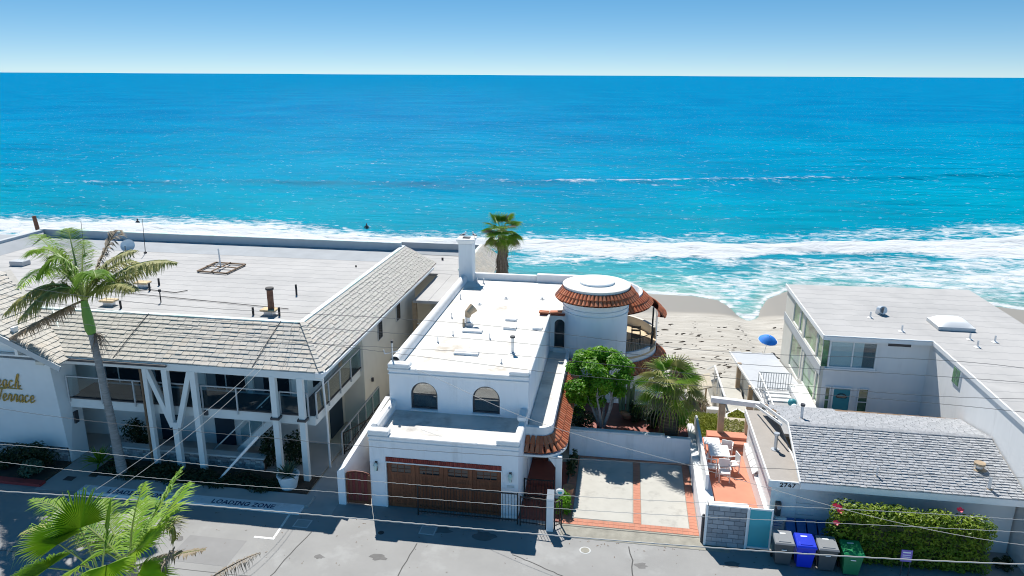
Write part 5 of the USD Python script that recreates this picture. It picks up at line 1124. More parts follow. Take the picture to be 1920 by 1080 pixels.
# planted slope beyond the patio
t = thing('octagonal_planter', 'low white edged planter bed full of yellow green ground cover', 'planter', (6.8, 39.3, 0))
pl = [(6.05, 38.1), (6.75, 37.6), (7.5, 38.2), (7.6, 39.6), (6.9, 40.6), (6.2, 39.8)]
obj('bed', B().ext(Polygon(pl), -1.8, -.85, 'xy'), 'soil', t)
for i in range(6): obj('kerb', B().beam((*pl[i], -.82), (*pl[(i+1) % 6], -.82), .09, .14), 'trim_white', t)
t = thing('pool_cover_panel', 'pale sand coloured tilted panel on the slope left of the beach stairs', 'panel', (5.3, 45.5, -2)); obj('panel', B().hexa([(4.4, 44.6, -1.75), (4.4, 44.6, -1.67), (4.9, 47.6, -1.95), (4.9, 47.6, -1.87), (6.0, 45.0, -1.4), (6.0, 45.0, -1.32), (6.1, 47.8, -1.6), (6.1, 47.8, -1.52)]), 'sand_ground', t); obj('panel_leg', B().box(4.6, 4.7, 45, 45.1, -3.5, -1.77).box(5.9, 6.0, 47.5, 47.6, -4, -1.6), 'timber', t)
# beach umbrella
t = thing('beach_umbrella', 'bright blue beach umbrella tilted on the sand', 'umbrella', (11.72, 57.9, -4.2))
ax = np.array((.1, -.25, 1.0)); ax /= np.linalg.norm(ax); e1 = np.cross(ax, (0, 1, 0)); e1 /= np.linalg.norm(e1); e2 = np.cross(ax, e1)
top = np.array((11.72, 57.9, -2.15)); n_ = 16; V = [top]
for q_ in range(1, 5):
    for i in range(n_):
        a = 2*math.pi*i/n_; r_ = .76*q_/4*(1-.03*(i % 2)*(q_ == 4)); V.append(top-ax*.42*(q_/4)**2+r_*(math.cos(a)*e1+math.sin(a)*e2))
F = [(0, 1+i, 1+(i+1) % n_) for i in range(n_)]; b = B().add(V, F)
b.add(V, [(1+q_*n_+i, 1+(q_+1)*n_+i, 1+(q_+1)*n_+(i+1) % n_, 1+q_*n_+(i+1) % n_) for q_ in range(3) for i in range(n_)])
obj('canopy', b, 'umbrella_blue', t, smooth=40); obj('rim', B().tube([V[1+3*n_+i] for i in list(range(n_))+[0]], .02, 5), 'white_plastic', t); obj('pole', B().tube([top+ax*.08, top-ax*2.1], .025, 8), 'white_plastic', t)
t = thing('beach_bag', 'small dark round bundle on the sand just below the blue umbrella', 'bag', (12.2, 58.3, -4)); obj('bundle', B().tm(trimesh.creation.icosphere(2, .22).apply_scale((1, 1, .9)).apply_translation((12.25, 58.4, -3.9))).tube([(12.3, 58.35, -3.95), (12.7, 57.9, -4.0)], [.1, .05], 8), 'cloth_dark', t, smooth=True)
# seaweed drift on the sand
sw_ = B()
for k in range(480):
    x = rng.uniform(-2, 22); y = rng.choice([50.5, 51.5, 52.5, 53.5, 55.2, 57.5, 60.0, 63.2, 66.0])+rng.normal(0, .7)+.05*x
    if y > shore(x)-6: continue
    z = float(sand_z(np.array(x), np.array(y))); s_ = rng.uniform(.04, .22)*rng.uniform(.25, 1)**1.3; a = rng.uniform(0, 3.14)
    m = trimesh.creation.icosphere(1, 1.0); m.vertices *= [s_*2.0, s_*.6, s_*.2]; m.vertices += rng.normal(0, .12*s_, m.vertices.shape); m.apply_transform(trimesh.transformations.rotation_matrix(a*.25, (0, 0, 1))); m.apply_translation((x, y, z+.02)); sw_.tm(m)
obj('seaweed', sw_, 'seaweed', label='dark seaweed clumps scattered in lines on the dry sand', cat='seaweed', kind='stuff')
# wheelie bins
def bin_(x, y, lid, body, label, rot=0.0, s=1.0):
    t = thing('wheelie_bin', label, 'bin', (x, y, 0), group=None)
    def tp(z, w, d0, d1): return [(x-w/2, y+d0, z), (x+w/2, y+d0, z), (x+w/2, y+d1, z), (x-w/2, y+d1, z)]
    w0, w1 = .52*s, .66*s
    bt = tp(.06, w0, -.24, .26); tpp = tp(.93*s, w1, -.36, .36)
    obj('body', B().hexa([bt[0], tpp[0], bt[3], tpp[3], bt[1], tpp[1], bt[2], tpp[2]]), body, t)
    rim = obj('rim', B().box(x-w1/2-.025, x+w1/2+.025, y-.39, y+.38, .93*s+.001, .93*s+.05), body, t)
    lb = trimesh.convex.convex_hull(np.array([(x-w1/2-.03, y-.41, .985*s), (x+w1/2+.03, y-.41, .985*s), (x-w1/2-.03, y+.38, .985*s), (x+w1/2+.03, y+.38, .985*s), (x-w1/2, y-.36, 1.03*s), (x+w1/2, y-.36, 1.03*s), (x-w1/2, y+.36, 1.10*s), (x+w1/2, y+.36, 1.10*s)]))
    L_ = obj('lid', lb, lid, t)
    sl = (1.10-1.03)*s/.72
    def on(yy): return 1.03*s+sl*(yy-(y-.36))
    obj('lid_ridge', B().hexa([(x-.22, y-.30, on(y-.30)), (x-.22, y-.30, on(y-.30)+.02), (x-.22, y-.10, on(y-.1)), (x-.22, y-.10, on(y-.1)+.02), (x+.22, y-.30, on(y-.30)), (x+.22, y-.30, on(y-.30)+.02), (x+.22, y-.10, on(y-.1)), (x+.22, y-.10, on(y-.1)+.02)]), lid, L_)
    obj('lid_print', B().hexa([(x-.13, y+.16, on(y+.16)), (x-.13, y+.16, on(y+.16)+.004), (x-.13, y+.22, on(y+.22)), (x-.13, y+.22, on(y+.22)+.004), (x+.10, y+.16, on(y+.16)), (x+.10, y+.16, on(y+.16)+.004), (x+.10, y+.22, on(y+.22)), (x+.10, y+.22, on(y+.22)+.004)]), 'white_plastic', L_)
    obj('handle', B().tube([(x-.24, y+.44, .98*s), (x+.24, y+.44, .98*s)], .02, 6), body, t)
    obj('label_strip', B().box(x-.1, x+.08, y-.372, y-.345, .72*s, .75*s), 'white_plastic', t)
    for sx_ in (-1, 1): obj('wheel', B().tube([(x+sx_*.27, y+.28, .11), (x+sx_*.33, y+.28, .11)], .11, 14), 'rubber', t)
bin_(6.42, 25.40, 'plastic_grey', 'plastic_charcoal', 'wheelie bin with grey lid at the left end of the row beside the teal gate')
bin_(7.18, 25.33, 'plastic_blue', 'plastic_blue', 'bright blue wheelie bin between two grey lidded bins')
bin_(7.94, 25.28, 'plastic_grey', 'plastic_charcoal', 'wheelie bin with grey lid between the blue and the green bin')
bin_(8.78, 25.16, 'plastic_green', 'plastic_green_dark', 'green wheelie bin at the right end of the row in front of the hedge')
# row of four small blue bins against the wall
first = thing('recycling_box', 'leftmost of the four small blue slanted boxes in a row against the white wall', 'box', (7.02, 26.95, 0), group='row of four blue boxes by the wall')
obj('box_body', B().hexa([(6.86, 26.75, .02), (6.86, 26.72, .42), (6.86, 27.2, .02), (6.86, 27.2, .74), (7.18, 26.75, .02), (7.18, 26.72, .42), (7.18, 27.2, .02), (7.18, 27.2, .74)]), 'plastic_lightblue', first)
obj('box_lid', B().hexa([(6.85, 26.70, .425), (6.85, 26.70, .45), (6.85, 27.2, .75), (6.85, 27.2, .775), (7.19, 26.70, .425), (7.19, 26.70, .45), (7.19, 27.2, .75), (7.19, 27.2, .775)]), 'plastic_lightblue', first)
for k in range(1, 4): copy_of(first, ('second from left', 'third from left', 'rightmost')[k-1]+' of the four small blue slanted boxes against the white wall', (7.02+.40*k, 26.95, 0))
t = thing('meter_box', 'grey meter with white plate on the wall beside the teal gate', 'meter', (6.55, 27.1, 1)); obj('meter', B().box(6.42, 6.62, 27.05, 27.248, .9, 1.45), 'dark_metal', t); obj('plate', B().box(6.45, 6.85, 26.98, 27.04, .78, .86), 'white_plastic', t); obj('dial', B().tube([(6.52, 27.049, 1.3), (6.52, 26.98, 1.3)], .08, 12), 'grey_metal', t)
t = thing('cable_box', 'pale blue notice panel on the wall behind the first grey lidded bin', 'panel', (6.6, 27.2, .5)); obj('panel', B().box(6.42, 6.78, 27.2, 27.248, .25, .75), 'blind', t)
for k in range(3): obj('panel_line', B().box(6.45, 6.74, 27.19, 27.199, .36+k*.12, .39+k*.12), 'plastic_lightblue', t)
t = thing('purple_sign', 'small purple notice board standing in front of the hedge', 'sign', (10.75, 25.2, 0)); obj('board', B().box(10.5, 10.88, 25.20, 25.23, .62, 1.1), 'purple_sign', t)
for z_ in (.98, .88, .80, .72): obj('print_line', B().box(10.55, 10.82, 25.194, 25.199, z_, z_+(.05 if z_ > .95 else .025)), 'white_plastic', t)
for x in (10.6, 10.86): obj('stake', B().box(x-.015, x+.015, 25.232, 25.25, 0, 1.05), 'dark_metal', t)
# patio furniture
def chair(x, y, rz, label):
    if not hasattr(chair, 'src'):
        t = chair.src = thing('patio_chair', label, 'chair', (x, y, PZ), group='white patio chairs')
        c = lambda q: np.array(q)+[x, y, PZ]
        def bx_(n_, a, b_, m='cloth_white'): 
            (x0, y0, z0), (x1, y1, z1) = a, b_; obj(n_, B().box(x+x0, x+x1, y+y0, y+y1, PZ+z0, PZ+z1), m, t)
        bx_('seat', (-.24, -.24, .40), (.24, .24, .45)); bx_('backrest', (-.24, .22, .5), (.24, .26, .92))
        for px, py, h in ((-.24, -.24, .40), (.2, -.24, .40), (-.24, .22, .5), (.2, .22, .5)): bx_('leg', (px, py, 0), (px+.04, py+.04, h))
        for px in (-.26, .22): bx_('armrest', (px, -.22, .62), (px+.05, .22, .66)); bx_('arm_post', (px, -.2, .45), (px+.04, -.16, .62))
        return
    copy_of(chair.src, label, (x, y, PZ), rz)
chair(4.9, 30.6, 0, 'white patio chair nearest the street'); chair(5.35, 31.4, -1.3, 'white patio chair to the right of the white table'); chair(4.4, 31.0, 1.4, 'white patio chair against the driveway wall'); chair(5.3, 32.9, 2.9, 'white patio chair at the far side of the white table')
t = thing('patio_table', 'white rectangular patio table between the chairs', 'table', (4.85, 32.0, PZ)); obj('tabletop', B().tm(rbox(4.35, 5.25, 31.4, 32.5, PZ+.70, PZ+.75, .015)), 'white_plastic', t)
for px, py in ((4.4, 31.45), (5.15, 31.45), (4.4, 32.4), (5.15, 32.4)): obj('leg', B().box(px, px+.05, py, py+.05, PZ, PZ+.70), 'white_plastic', t)
t = thing('glass_table', 'low pale side table by the wall at the far end of the patio', 'table', (4.6, 33.4, PZ)); obj('tabletop', B().tm(rbox(4.25, 5.0, 32.9, 33.6, PZ+.5, PZ+.55, .015)), 'blind', t)
for px, py in ((4.3, 32.95), (4.9, 32.95), (4.3, 33.5), (4.9, 33.5)): obj('leg', B().box(px, px+.04, py, py+.04, PZ, PZ+.5), 'white_plastic', t)
# ================================================================== plants
def leaf_cloud(blobs_, n, size, up=.5, seed=1, flat=.35, shell=.55):
    """n folded diamond leaves through the outer shell of ellipsoid clumps [(centre, radii)]"""
    g = np.random.default_rng(seed); V = []; F = []
    w = np.array([np.prod(r)**(2/3) for c, r in blobs_]); w /= w.sum()
    idx = g.choice(len(blobs_), n, p=w)
    d = g.normal(size=(n, 3)); d /= np.linalg.norm(d, axis=1, keepdims=True)
    rad = shell+(1.08-shell)*g.random(n)**.6
    C = np.array([blobs_[i][0] for i in idx]); R_ = np.array([blobs_[i][1] for i in idx]); P = C+d*R_*rad[:, None]
    nr = d+[0, 0, up]+g.normal(0, .45, (n, 3)); nr /= np.linalg.norm(nr, axis=1, keepdims=True)
    a = np.cross(nr, g.normal(size=(n, 3))); a /= np.linalg.norm(a, axis=1, keepdims=True); b = np.cross(nr, a)
    s = size*g.uniform(.6, 1.3, n)[:, None]
    v = np.stack([P-a*s, P+b*s*flat+nr*s*.12, P+a*s-nr*s*.15, P-b*s*flat+nr*s*.12], 1).reshape(-1, 3)
    k = np.arange(n)*4; f = np.vstack([np.stack([k, k+1, k+2], 1), np.stack([k, k+2, k+3], 1)])
    return v, f
def feather(b, rb, P0, P1, P2, n=46, L=.6, droop=.5, w=.035, side=.85, seed=0, fwd=.55, r0=.03, tipL=.45):
    """a pinnate frond along the curve P0-P1-P2: leaflets into b, midrib into rb"""
    g = np.random.default_rng(seed); P0, P1, P2 = (np.array(p, float) for p in (P0, P1, P2))
    t = np.linspace(0, 1, 18)[:, None]; C = (1-t)**2*P0+2*t*(1-t)*P1+t*t*P2
    rb.tube(C, np.linspace(r0, .006, 18), 5, cap=False)
    for i in range(n):
        u = .14+.86*(i+.5)/n; c = (1-u)**2*P0+2*u*(1-u)*P1+u*u*P2; d = 2*(1-u)*(P1-P0)+2*u*(P2-P1); d /= np.linalg.norm(d)
        s_ = np.cross(d, (0, 0, 1.0)); s_ /= max(np.linalg.norm(s_), 1e-6); nrm = np.cross(s_, d)
        l = L*(math.sin(math.pi*min(1, .18+.82*u))**.5*.75+.25)*(1 if u < .8 else 1-(u-.8)/.2*(1-tipL))
        for sg in (-1, 1):
            ll = l*g.uniform(.75, 1.1); dr = droop*g.uniform(.6, 1.4); v0 = d*fwd+s_*sg*side+nrm*g.uniform(-.05, .25); v0 /= np.linalg.norm(v0)
            m = c+v0*ll*.5+np.array([0, 0, -dr*ll*.14]); e = c+v0*ll*.92+np.array([0, 0, -dr*ll*.62])+g.normal(0, .02, 3); ww = np.cross(v0, (0, 0, 1.0)); ww = ww/max(np.linalg.norm(ww), 1e-6)*w*g.uniform(.7, 1.1)*.5; fold = np.array([0, 0, .012])
            b.add([c-ww*.6, c+ww*.6, m-ww+fold*0, m+ww, m-fold, e], [(0, 1, 3), (0, 3, 2), (2, 3, 5)])
def fan(b, pb, hub, c, axis, R, n=30, span=3.7, seed=0, split=.5, droop=.3, fold=.05):
    """a fan leaf: petiole from hub to c, blade round axis direction"""
    g = np.random.default_rng(seed); hub = np.array(hub, float); c = np.array(c, float); ax = np.array(axis, float); ax /= np.linalg.norm(ax)
    mid = (hub+c)/2+[0, 0, .06*np.linalg.norm(c-hub)]; pb.tube([hub, mid, c], [.03, .022, .016], 5, cap=False)
    s_ = np.cross(ax, (0, 0, 1.0)); 
    if np.linalg.norm(s_) < .05: s_ = np.array([1.0, 0, 0])
    s_ /= np.linalg.norm(s_); nrm = np.cross(s_, ax)
    angs = np.linspace(-span/2, span/2, n+1)
    def pt(a, r, z): return c+(ax*math.cos(a)+s_*math.sin(a))*r+nrm*z
    for i in range(n):
        a0, a1 = angs[i], angs[i+1]; am = (a0+a1)/2; Rl = R*(.72+.28*math.cos(am*.8))*g.uniform(.9, 1.06); rs = Rl*split*g.uniform(.9, 1.1); dz = -droop*Rl
        v = [c, pt(a0, rs, 0), pt(am, rs, fold*R), pt(a1, rs, 0), pt(am+g.normal(0, .02), Rl*.82, fold*.5*R)+[0, 0, dz*.25], pt(am+g.normal(0, .04), Rl, 0)+[0, 0, dz*g.uniform(.6, 1.6)]]
        w_ = (v[3]-v[1])*.28; v += [v[4]-w_*.6, v[4]+w_*.6]
        b.add(v, [(0, 1, 2), (0, 2, 3), (1, 6, 2), (2, 7, 3), (2, 6, 7), (6, 5, 7)])
def trunk_rings(pts, r, n=14, every=.13, amp=.008, seed=0):
    P = np.array(pts, float); from scipy.interpolate import CubicSpline
    s = np.r_[0, np.cumsum(np.linalg.norm(np.diff(P, axis=0), axis=1))]; k = int(s[-1]/every*2); q = np.linspace(0, s[-1], k)
    C = CubicSpline(s, P)(q); rr = np.interp(q, s, r)+amp*np.where(np.arange(k) % 2 == 0, 1, -1); return B().tube(C, rr, n)

# --- tall feather palm in front of the apartment building
kp = thing('tall_feather_palm', 'tall slim feather palm with green crownshaft and half dried fronds before the apartment building', 'palm tree', (-21.84, 27.0, 0))
base, neck, top = (-21.80, 26.95, -.02), (-22.42, 27.15, 6.75), (-22.58, 27.2, 8.25)
obj('trunk', trunk_rings([base, (-21.98, 27.0, 2.4), (-22.2, 27.08, 4.8), neck], [.24, .175, .15, .15]), 'bark_grey', kp, smooth=40)
obj('crownshaft', B().tube([neck, (-22.47, 27.17, 7.0), (-22.53, 27.19, 7.6), top], [.16, .22, .20, .13], 14), 'crownshaft', kp, smooth=True)
ft = b_ = B(); infl = B()
for k in range(40):
    a = rng.uniform(0, 6.28); e = np.array(neck)+[.9*abs(math.cos(a))*rng.uniform(.3, 1), .35*math.sin(a), -rng.uniform(.2, 1.2)]; infl.tube([np.array(neck)+[.12, 0, .05], (np.array(neck)+e)/2+[.15, 0, .12], e], [.012, .01, .006], 4, cap=False)
obj('flower_stalk', infl, 'dry_thatch', kp)
T0 = np.array(top)
def yp(px, py, Y): return at_px(px, py, Y)
def at_px(px, py, Y):
    d = _f+(px-960)/FPX*_r-(py-540)/FPX*_u; return np.array([0, 0, CAM_H])+d*Y/d[1]
fronds = [((105, 432), (52, 478), 27.0, 'leaf_palm_bright', .85, .45), ((120, 425), (70, 520), 26.2, 'leaf_palm', .85, .6), ((130, 440), (128, 428), 28.6, 'leaf_palm_bright', .8, .3),
          ((205, 440), (222, 432), 28.4, 'leaf_dry', .75, .5), ((195, 470), (255, 470), 27.5, 'leaf_olive', .8, .6), ((250, 470), (332, 492), 26.6, 'leaf_olive', .62, .9),
          ((240, 500), (300, 500), 28.5, 'leaf_olive', .7, .7), ((95, 490), (8, 590), 26.2, 'leaf_olive', .85, .9), ((110, 500), (35, 600), 25.6, 'leaf_olive', .7, 1.0), ((90, 590), (15, 635), 27.3, 'leaf_dry', .55, .9),
          ((100, 450), (35, 540), 28.4, 'leaf_palm_bright', .85, .7), ((90, 440), (60, 440), 29.5, 'leaf_palm', .8, .5), ((220, 460), (275, 500), 29.4, 'leaf_olive', .8, .7), ((170, 480), (180, 520), 25.2, 'leaf_palm', .8, .7), ((150, 470), (160, 450), 30.0, 'leaf_palm', .8, .5), ((110, 520), (60, 560), 28.6, 'leaf_olive', .75, .8), ((215, 510), (255, 545), 25.9, 'leaf_olive', .6, .8)]
for k, (m_, e_, Y_, mat_, L_, dr_) in enumerate(fronds):
    fb, rb = B(), B(); feather(fb, rb, T0, yp(*m_, (27.2+Y_)/2), yp(*e_, Y_), 88, L_*1.3, dr_*1.35, .066, seed=k, r0=.055)
    fp = obj('frond', fb, mat_, kp, label='dry greyish frond' if mat_ == 'leaf_dry' else None); obj('midrib', rb, 'rachis' if mat_ != 'leaf_dry' else 'dry_thatch', fp)

# --- fan palm in the garden
gp = thing('garden_fan_palm', 'stout fan palm with green and yellowing leaves in the courtyard garden', 'palm tree', (2.57, 33.36, 1))
g0_ = np.array((2.56, 33.5, 3.4))
obj('trunk', trunk_rings([(2.57, 33.36, .98), (2.57, 33.4, 2.1), (2.56, 33.5, 3.25)], [.46, .42, .36], 16, .16, .03), 'bark_brown', gp, smooth=20)
for k in range(30):
    a = 2.4*k; el = (-.3, .05, .35, .7, 1.1)[k % 5]+rng.uniform(-.1, .1); r_ = rng.uniform(.85, 1.15)
    d = np.array((math.cos(a)*math.cos(el), math.sin(a)*math.cos(el), math.sin(el))); fb, pb = B(), B()
    fan(fb, pb, g0_, g0_+d*r_+[0, 0, -.12*r_], d+[0, 0, -.55], 1.08, 18, 3.6, k, .34, .5)
    mat_ = 'leaf_dry' if (el < -.1 and k % 4 == 0) else ('leaf_olive' if k % 2 == 0 else 'leaf_palm'); fp = obj('fan_leaf', fb, mat_, gp); obj('stalk', pb, 'rachis', fp)
# --- fan palm behind the house with a dry skirt
bp_ = thing('beach_fan_palm', 'fan palm with thick skirt of dry leaves behind the house chimney', 'palm tree', (-8.2, 49.6, -3.5))
c0 = np.array((-8.25, 49.6, 7.2)); g1_ = np.random.default_rng(5)
obj('trunk', B().tube([(-8.2, 49.6, -4), (-8.25, 49.6, 6.9)], [.35, .30], 12), 'bark_brown', bp_)
sk_ = B()
for k in range(520):
    a = g1_.uniform(0, 6.28); z = g1_.uniform(2.6, 6.9); R_ = .62*(1-.35*(z-2.6)/4.3)*g1_.uniform(.75, 1.15); p = np.array((-8.25+R_*.5*math.cos(a), 49.6+R_*.5*math.sin(a), z)); q_ = np.array((-8.25+R_*math.cos(a), 49.6+R_*math.sin(a), z-g1_.uniform(.5, 1.1))); w_ = np.array((-math.sin(a), math.cos(a), 0))*.07
    sk_.add([p-w_, p+w_, q_+w_*.5, q_-w_*.5], [(0, 1, 2, 3)])
obj('dry_skirt', sk_, 'dry_thatch', bp_, label='skirt of hanging dead leaves', kind='stuff')
for k in range(34):
    a = 2.4*k; el = (-.55, -.2, .15, .6, 1.05)[k % 5]+rng.uniform(-.1, .1); d = np.array((math.cos(a)*math.cos(el), math.sin(a)*math.cos(el), math.sin(el))); fb, pb = B(), B(); r_ = rng.uniform(.75, 1.0)
    fan(fb, pb, c0, c0+d*r_, d+[0, 0, -.3], .95, 24, 4.0, 100+k, .35, .4)
    fp = obj('fan_leaf', fb, 'leaf_olive' if el < -.3 and k % 2 else ('leaf_dry' if k % 6 == 0 else 'leaf_palm'), bp_); obj('stalk', pb, 'rachis', fp)
# --- leafy tree in the courtyard
tr_ = thing('courtyard_tree', 'bushy bright green tree with several pale stems behind the driveway wall', 'tree', (-.7, 33.6, 1))
gt = np.random.default_rng(12); cl = []
stems = B()
for k in range(6):
    a = k*1.05+.3; p0 = np.array((-.65+.13*math.cos(a), 33.6+.13*math.sin(a), .98)); p1 = p0+[.32*math.cos(a), .28*math.sin(a), .95]; p2 = np.array((-.8+.85*math.cos(a), 33.8+.75*math.sin(a), 3.1))
    stems.tube([p0, p1, p2], [.085, .06, .03], 7)
    for q_ in range(3):
        e = p2+gt.normal(0, .45, 3)+[0, 0, .5]; stems.tube([p1*.4+p2*.6, e], [.03, .012], 5)
obj('trunk', stems, 'bark_grey', tr_, smooth=40)
for k in range(52):
    a = gt.uniform(0, 6.28); h = gt.uniform(0, 1); R_ = 1.42*math.sqrt(max(.06, 1-(2*h-.9)**2*.8))*gt.uniform(.35, 1); c = (-.82+R_*math.cos(a), 33.85+R_*math.sin(a), 2.75+1.95*h); s_ = gt.uniform(.26, .48); cl.append((c, (s_, s_, s_*.75)))
for k in range(14):
    cl.append(((-1.75+gt.normal(0, .35), 33.6+gt.normal(0, .3), 1.5+gt.uniform(0, 1.6)), (.34, .32, .34)))
obj('crown', leaf_cloud(cl, 11000, .105, .9, 3, .45, .4), 'leaf_tree', tr_)
low = [((-1.75, 33.2, 1.6), (.33, .28, .55)), ((-1.35, 33.4, 1.4), (.4, .3, .4))]
t = thing('courtyard_shrub', 'dark shrub at the foot of the bushy green tree', 'shrub', (-1.6, 33.3, 1)); obj('foliage', leaf_cloud(low[:2], 700, .08, .5, 4), 'leaf_dark', t); obj('stem', B().tube([(-1.6, 33.3, .98), (-1.6, 33.3, 1.5)], [.03, .02], 6), 'bark_brown', t)
def shrub(label, x, y, z, rx, ry, h, n, size, mat='leaf_dark', name='shrub', seed=0, group=None):
    t = thing(name, label, name.replace('_', ' ') if name == 'shrub' else 'plant', (x, y, z), group); g = np.random.default_rng(seed)
    cl = [((x+g.uniform(-.6, .6)*rx, y+g.uniform(-.6, .6)*ry, z+h*g.uniform(.3, .75)), (rx*.55, ry*.55, h*.4)) for _ in range(7)]
    obj('foliage', leaf_cloud(cl, n, size, .5, seed, .42, .3), mat, t); obj('stem', B().tube([(x, y, z-.02), (x, y, z+h*.5)], [.04, .02], 6), 'bark_brown', t); return t
shrub('dark green shrub to the right of the fan palm trunk', 3.0, 33.7, 1, .5, .45, 1.5, 900, .10, 'leaf_tree', seed=21)
shrub('dark green shrub to the left of the fan palm trunk', 1.8, 33.9, 1, .5, .42, 1.3, 800, .10, 'leaf_dark', seed=22)
shrub('low grey green plant between the cactus and the fan palm', 1.35, 34.7, 1, .4, .35, .6, 400, .10, 'leaf_agave', seed=23)
shrub('tall dry straw coloured bush at the edge of the sand behind the round balcony', 4.0, 47.5, -3.0, .75, .7, 2.3, 1200, .16, 'leaf_dry', seed=24)
shrub('dark leaning bush against the sea side of the round balcony', 2.7, 46.5, -2.8, .5, .5, 2.2, 700, .12, 'leaf_olive', seed=25)
shrub('small dry bush on the slope beside the pale steps', 5.0, 41.6, -1.6, .5, .6, .9, 420, .12, 'leaf_dry', seed=26)
shrub('green potted plant beside the white gate pillar', -1.95, 27.3, 0, .3, .45, 1.0, 420, .09, 'leaf_tree', seed=27)
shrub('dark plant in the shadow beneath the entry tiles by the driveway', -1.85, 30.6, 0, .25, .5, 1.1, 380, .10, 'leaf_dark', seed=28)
t = thing('pot_by_gate', 'terracotta pot on the driveway edge behind the gate pillar', 'pot', (-1.85, 28.6, .03)); obj('pot', B().lathe(-1.85, 28.6, [(0, .03), (.16, .03), (.24, .42), (.26, .47), (.2, .47), (0, .4)], 20), 'terracotta', t, smooth=30)
# cactus in a pot
t = thing('column_cactus', 'group of tall grey green cactus columns growing in the courtyard', 'cactus', (.6, 34.7, 1))
for k, (dx_, dy_, h) in enumerate(((0, 0, 1.9), (.2, .1, 1.5), (-.2, .12, 1.6), (.1, .25, 1.2), (-.33, .0, 1.0))):
    obj('column', B().tube([(.6+dx_, 34.75+dy_, 1.3), (.6+dx_*1.3, 34.75+dy_, 1.3+h*.9), (.6+dx_*1.3, 34.75+dy_, 1.3+h)], [.08, .075, .02], 8), 'cactus', t)
t = thing('terracotta_pot', 'round terracotta pot holding the grey green cactus columns', 'pot', (.6, 34.75, 1)); obj('pot', B().lathe(.6, 34.75, [(0, 1.002), (.21, 1.002), (.38, 1.26), (.34, 1.4), (.29, 1.4), (0, 1.34)], 22), 'terracotta', t, smooth=30)
shrub('dark rounded shrub next to the terracotta pot', 1.05, 34.4, 1, .33, .3, .95, 500, .08, 'leaf_dark', seed=29)
# ice plant ground cover
gc = np.random.default_rng(31)
def carpet(label, poly, z, n, size, mat, seed):
    g = np.random.default_rng(seed); P = []; x0, y0, x1, y1 = poly.bounds
    while len(P) < n:
        p = (g.uniform(x0, x1), g.uniform(y0, y1))
        if poly.contains(Point(p)): P.append(p)
    P = np.array(P); zz = np.array([z(x, y) for x, y in P]); v, f = leaf_cloud([((0, 0, 0), (.001, .001, .001))], n, size, 1.2, seed); v = v.reshape(n, 4, 3)+np.c_[P, zz+g.uniform(.02, .14, n)][:, None, :]
    obj('ground_cover', (v.reshape(-1, 3), f), mat, label=label, cat='ground cover', kind='stuff')
gz = lambda x, y: float(ground_z(x, y))
carpet('yellow green ground cover on the slope beyond the patio', Polygon([(3.95, 35.2), (5.1, 35.0), (5.5, 38.8), (4.2, 40.2), (3.9, 37)]), lambda x, y: gz(x, y), 3800, .13, 'leaf_ice', 41)
carpet('yellow green ground cover inside the white edged octagonal planter', Polygon(pl).buffer(-.06), lambda x, y: -.86, 1500, .11, 'leaf_ice', 42)
carpet('dry reddish ground cover in front of the octagonal planter', Polygon([(4.9, 35.0), (7.3, 35.0), (7.3, 37.4), (5.6, 37.7)]), lambda x, y: gz(x, y), 1500, .10, 'leaf_olive', 43)
# hedge along the garage
hd = thing('clipped_hedge', 'long clipped green hedge with red flowers in front of the shingled garage', 'hedge', (11.3, 26.5, 0))
hb = []; gh = np.random.default_rng(51)
for x in np.arange(8.35, 13.75, .27):
    hb.append(((x+gh.uniform(-.08, .08), 25.98+gh.uniform(-.06, .06), 2.0+gh.uniform(-.05, .08)-.03*(x-8.3)), (.34, .50, .36)))
    for z_ in (.35, .85, 1.35): hb.append(((x+gh.uniform(-.1, .1), 25.98+gh.uniform(-.05, .05), z_), (.36, .44, .38)))
hv, hf = leaf_cloud(hb, 20000, .075, .7, 52, .45, .45)
obj('foliage', (hv, hf), 'leaf_hedge', hd)
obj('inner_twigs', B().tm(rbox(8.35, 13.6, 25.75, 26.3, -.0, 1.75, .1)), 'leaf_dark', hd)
fl_ = B()
for i, (x, y, z_) in enumerate(((8.2, 25.75, 2.3), (8.33, 25.6, 2.2), (8.25, 25.55, 2.38), (8.2, 25.42, 1.8), (12.6, 26.1, 2.36))):
    fb = B()
    for k in range(5):
        a = k*1.257; e = np.array((math.cos(a), math.sin(a)*.6-.2, .55*math.sin(a)+.5))*.13; w_ = np.array((-math.sin(a), .3, math.cos(a)))*.06; c = np.array((x, y, z_)); fb.add([c, c+e*.6+w_, c+e, c+e*.6-w_], [(0, 1, 2, 3)])
    obj('flower', fb, 'flower_red', hd)
shrub('small dark plant with a red flower at the right end of the hedge', 14.5, 26.2, 0, .3, .3, .5, 220, .09, 'leaf_dark', seed=53)
# planting in front of the apartment building
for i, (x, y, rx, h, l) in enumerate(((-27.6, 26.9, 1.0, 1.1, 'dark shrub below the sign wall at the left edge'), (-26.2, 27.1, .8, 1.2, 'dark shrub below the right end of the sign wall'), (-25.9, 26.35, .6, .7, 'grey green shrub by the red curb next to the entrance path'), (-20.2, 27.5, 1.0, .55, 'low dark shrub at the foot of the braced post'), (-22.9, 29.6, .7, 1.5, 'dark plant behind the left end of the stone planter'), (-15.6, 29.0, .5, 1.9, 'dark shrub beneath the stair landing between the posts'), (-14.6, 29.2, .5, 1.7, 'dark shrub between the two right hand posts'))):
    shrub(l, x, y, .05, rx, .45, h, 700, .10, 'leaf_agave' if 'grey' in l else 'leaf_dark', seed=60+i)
v, f = leaf_cloud([((x, 27.2+.25*math.sin(x*3), .2), (.4, .5, .22)) for x in np.arange(-22.6, -14.6, .4)], 4200, .085, .7, 71)
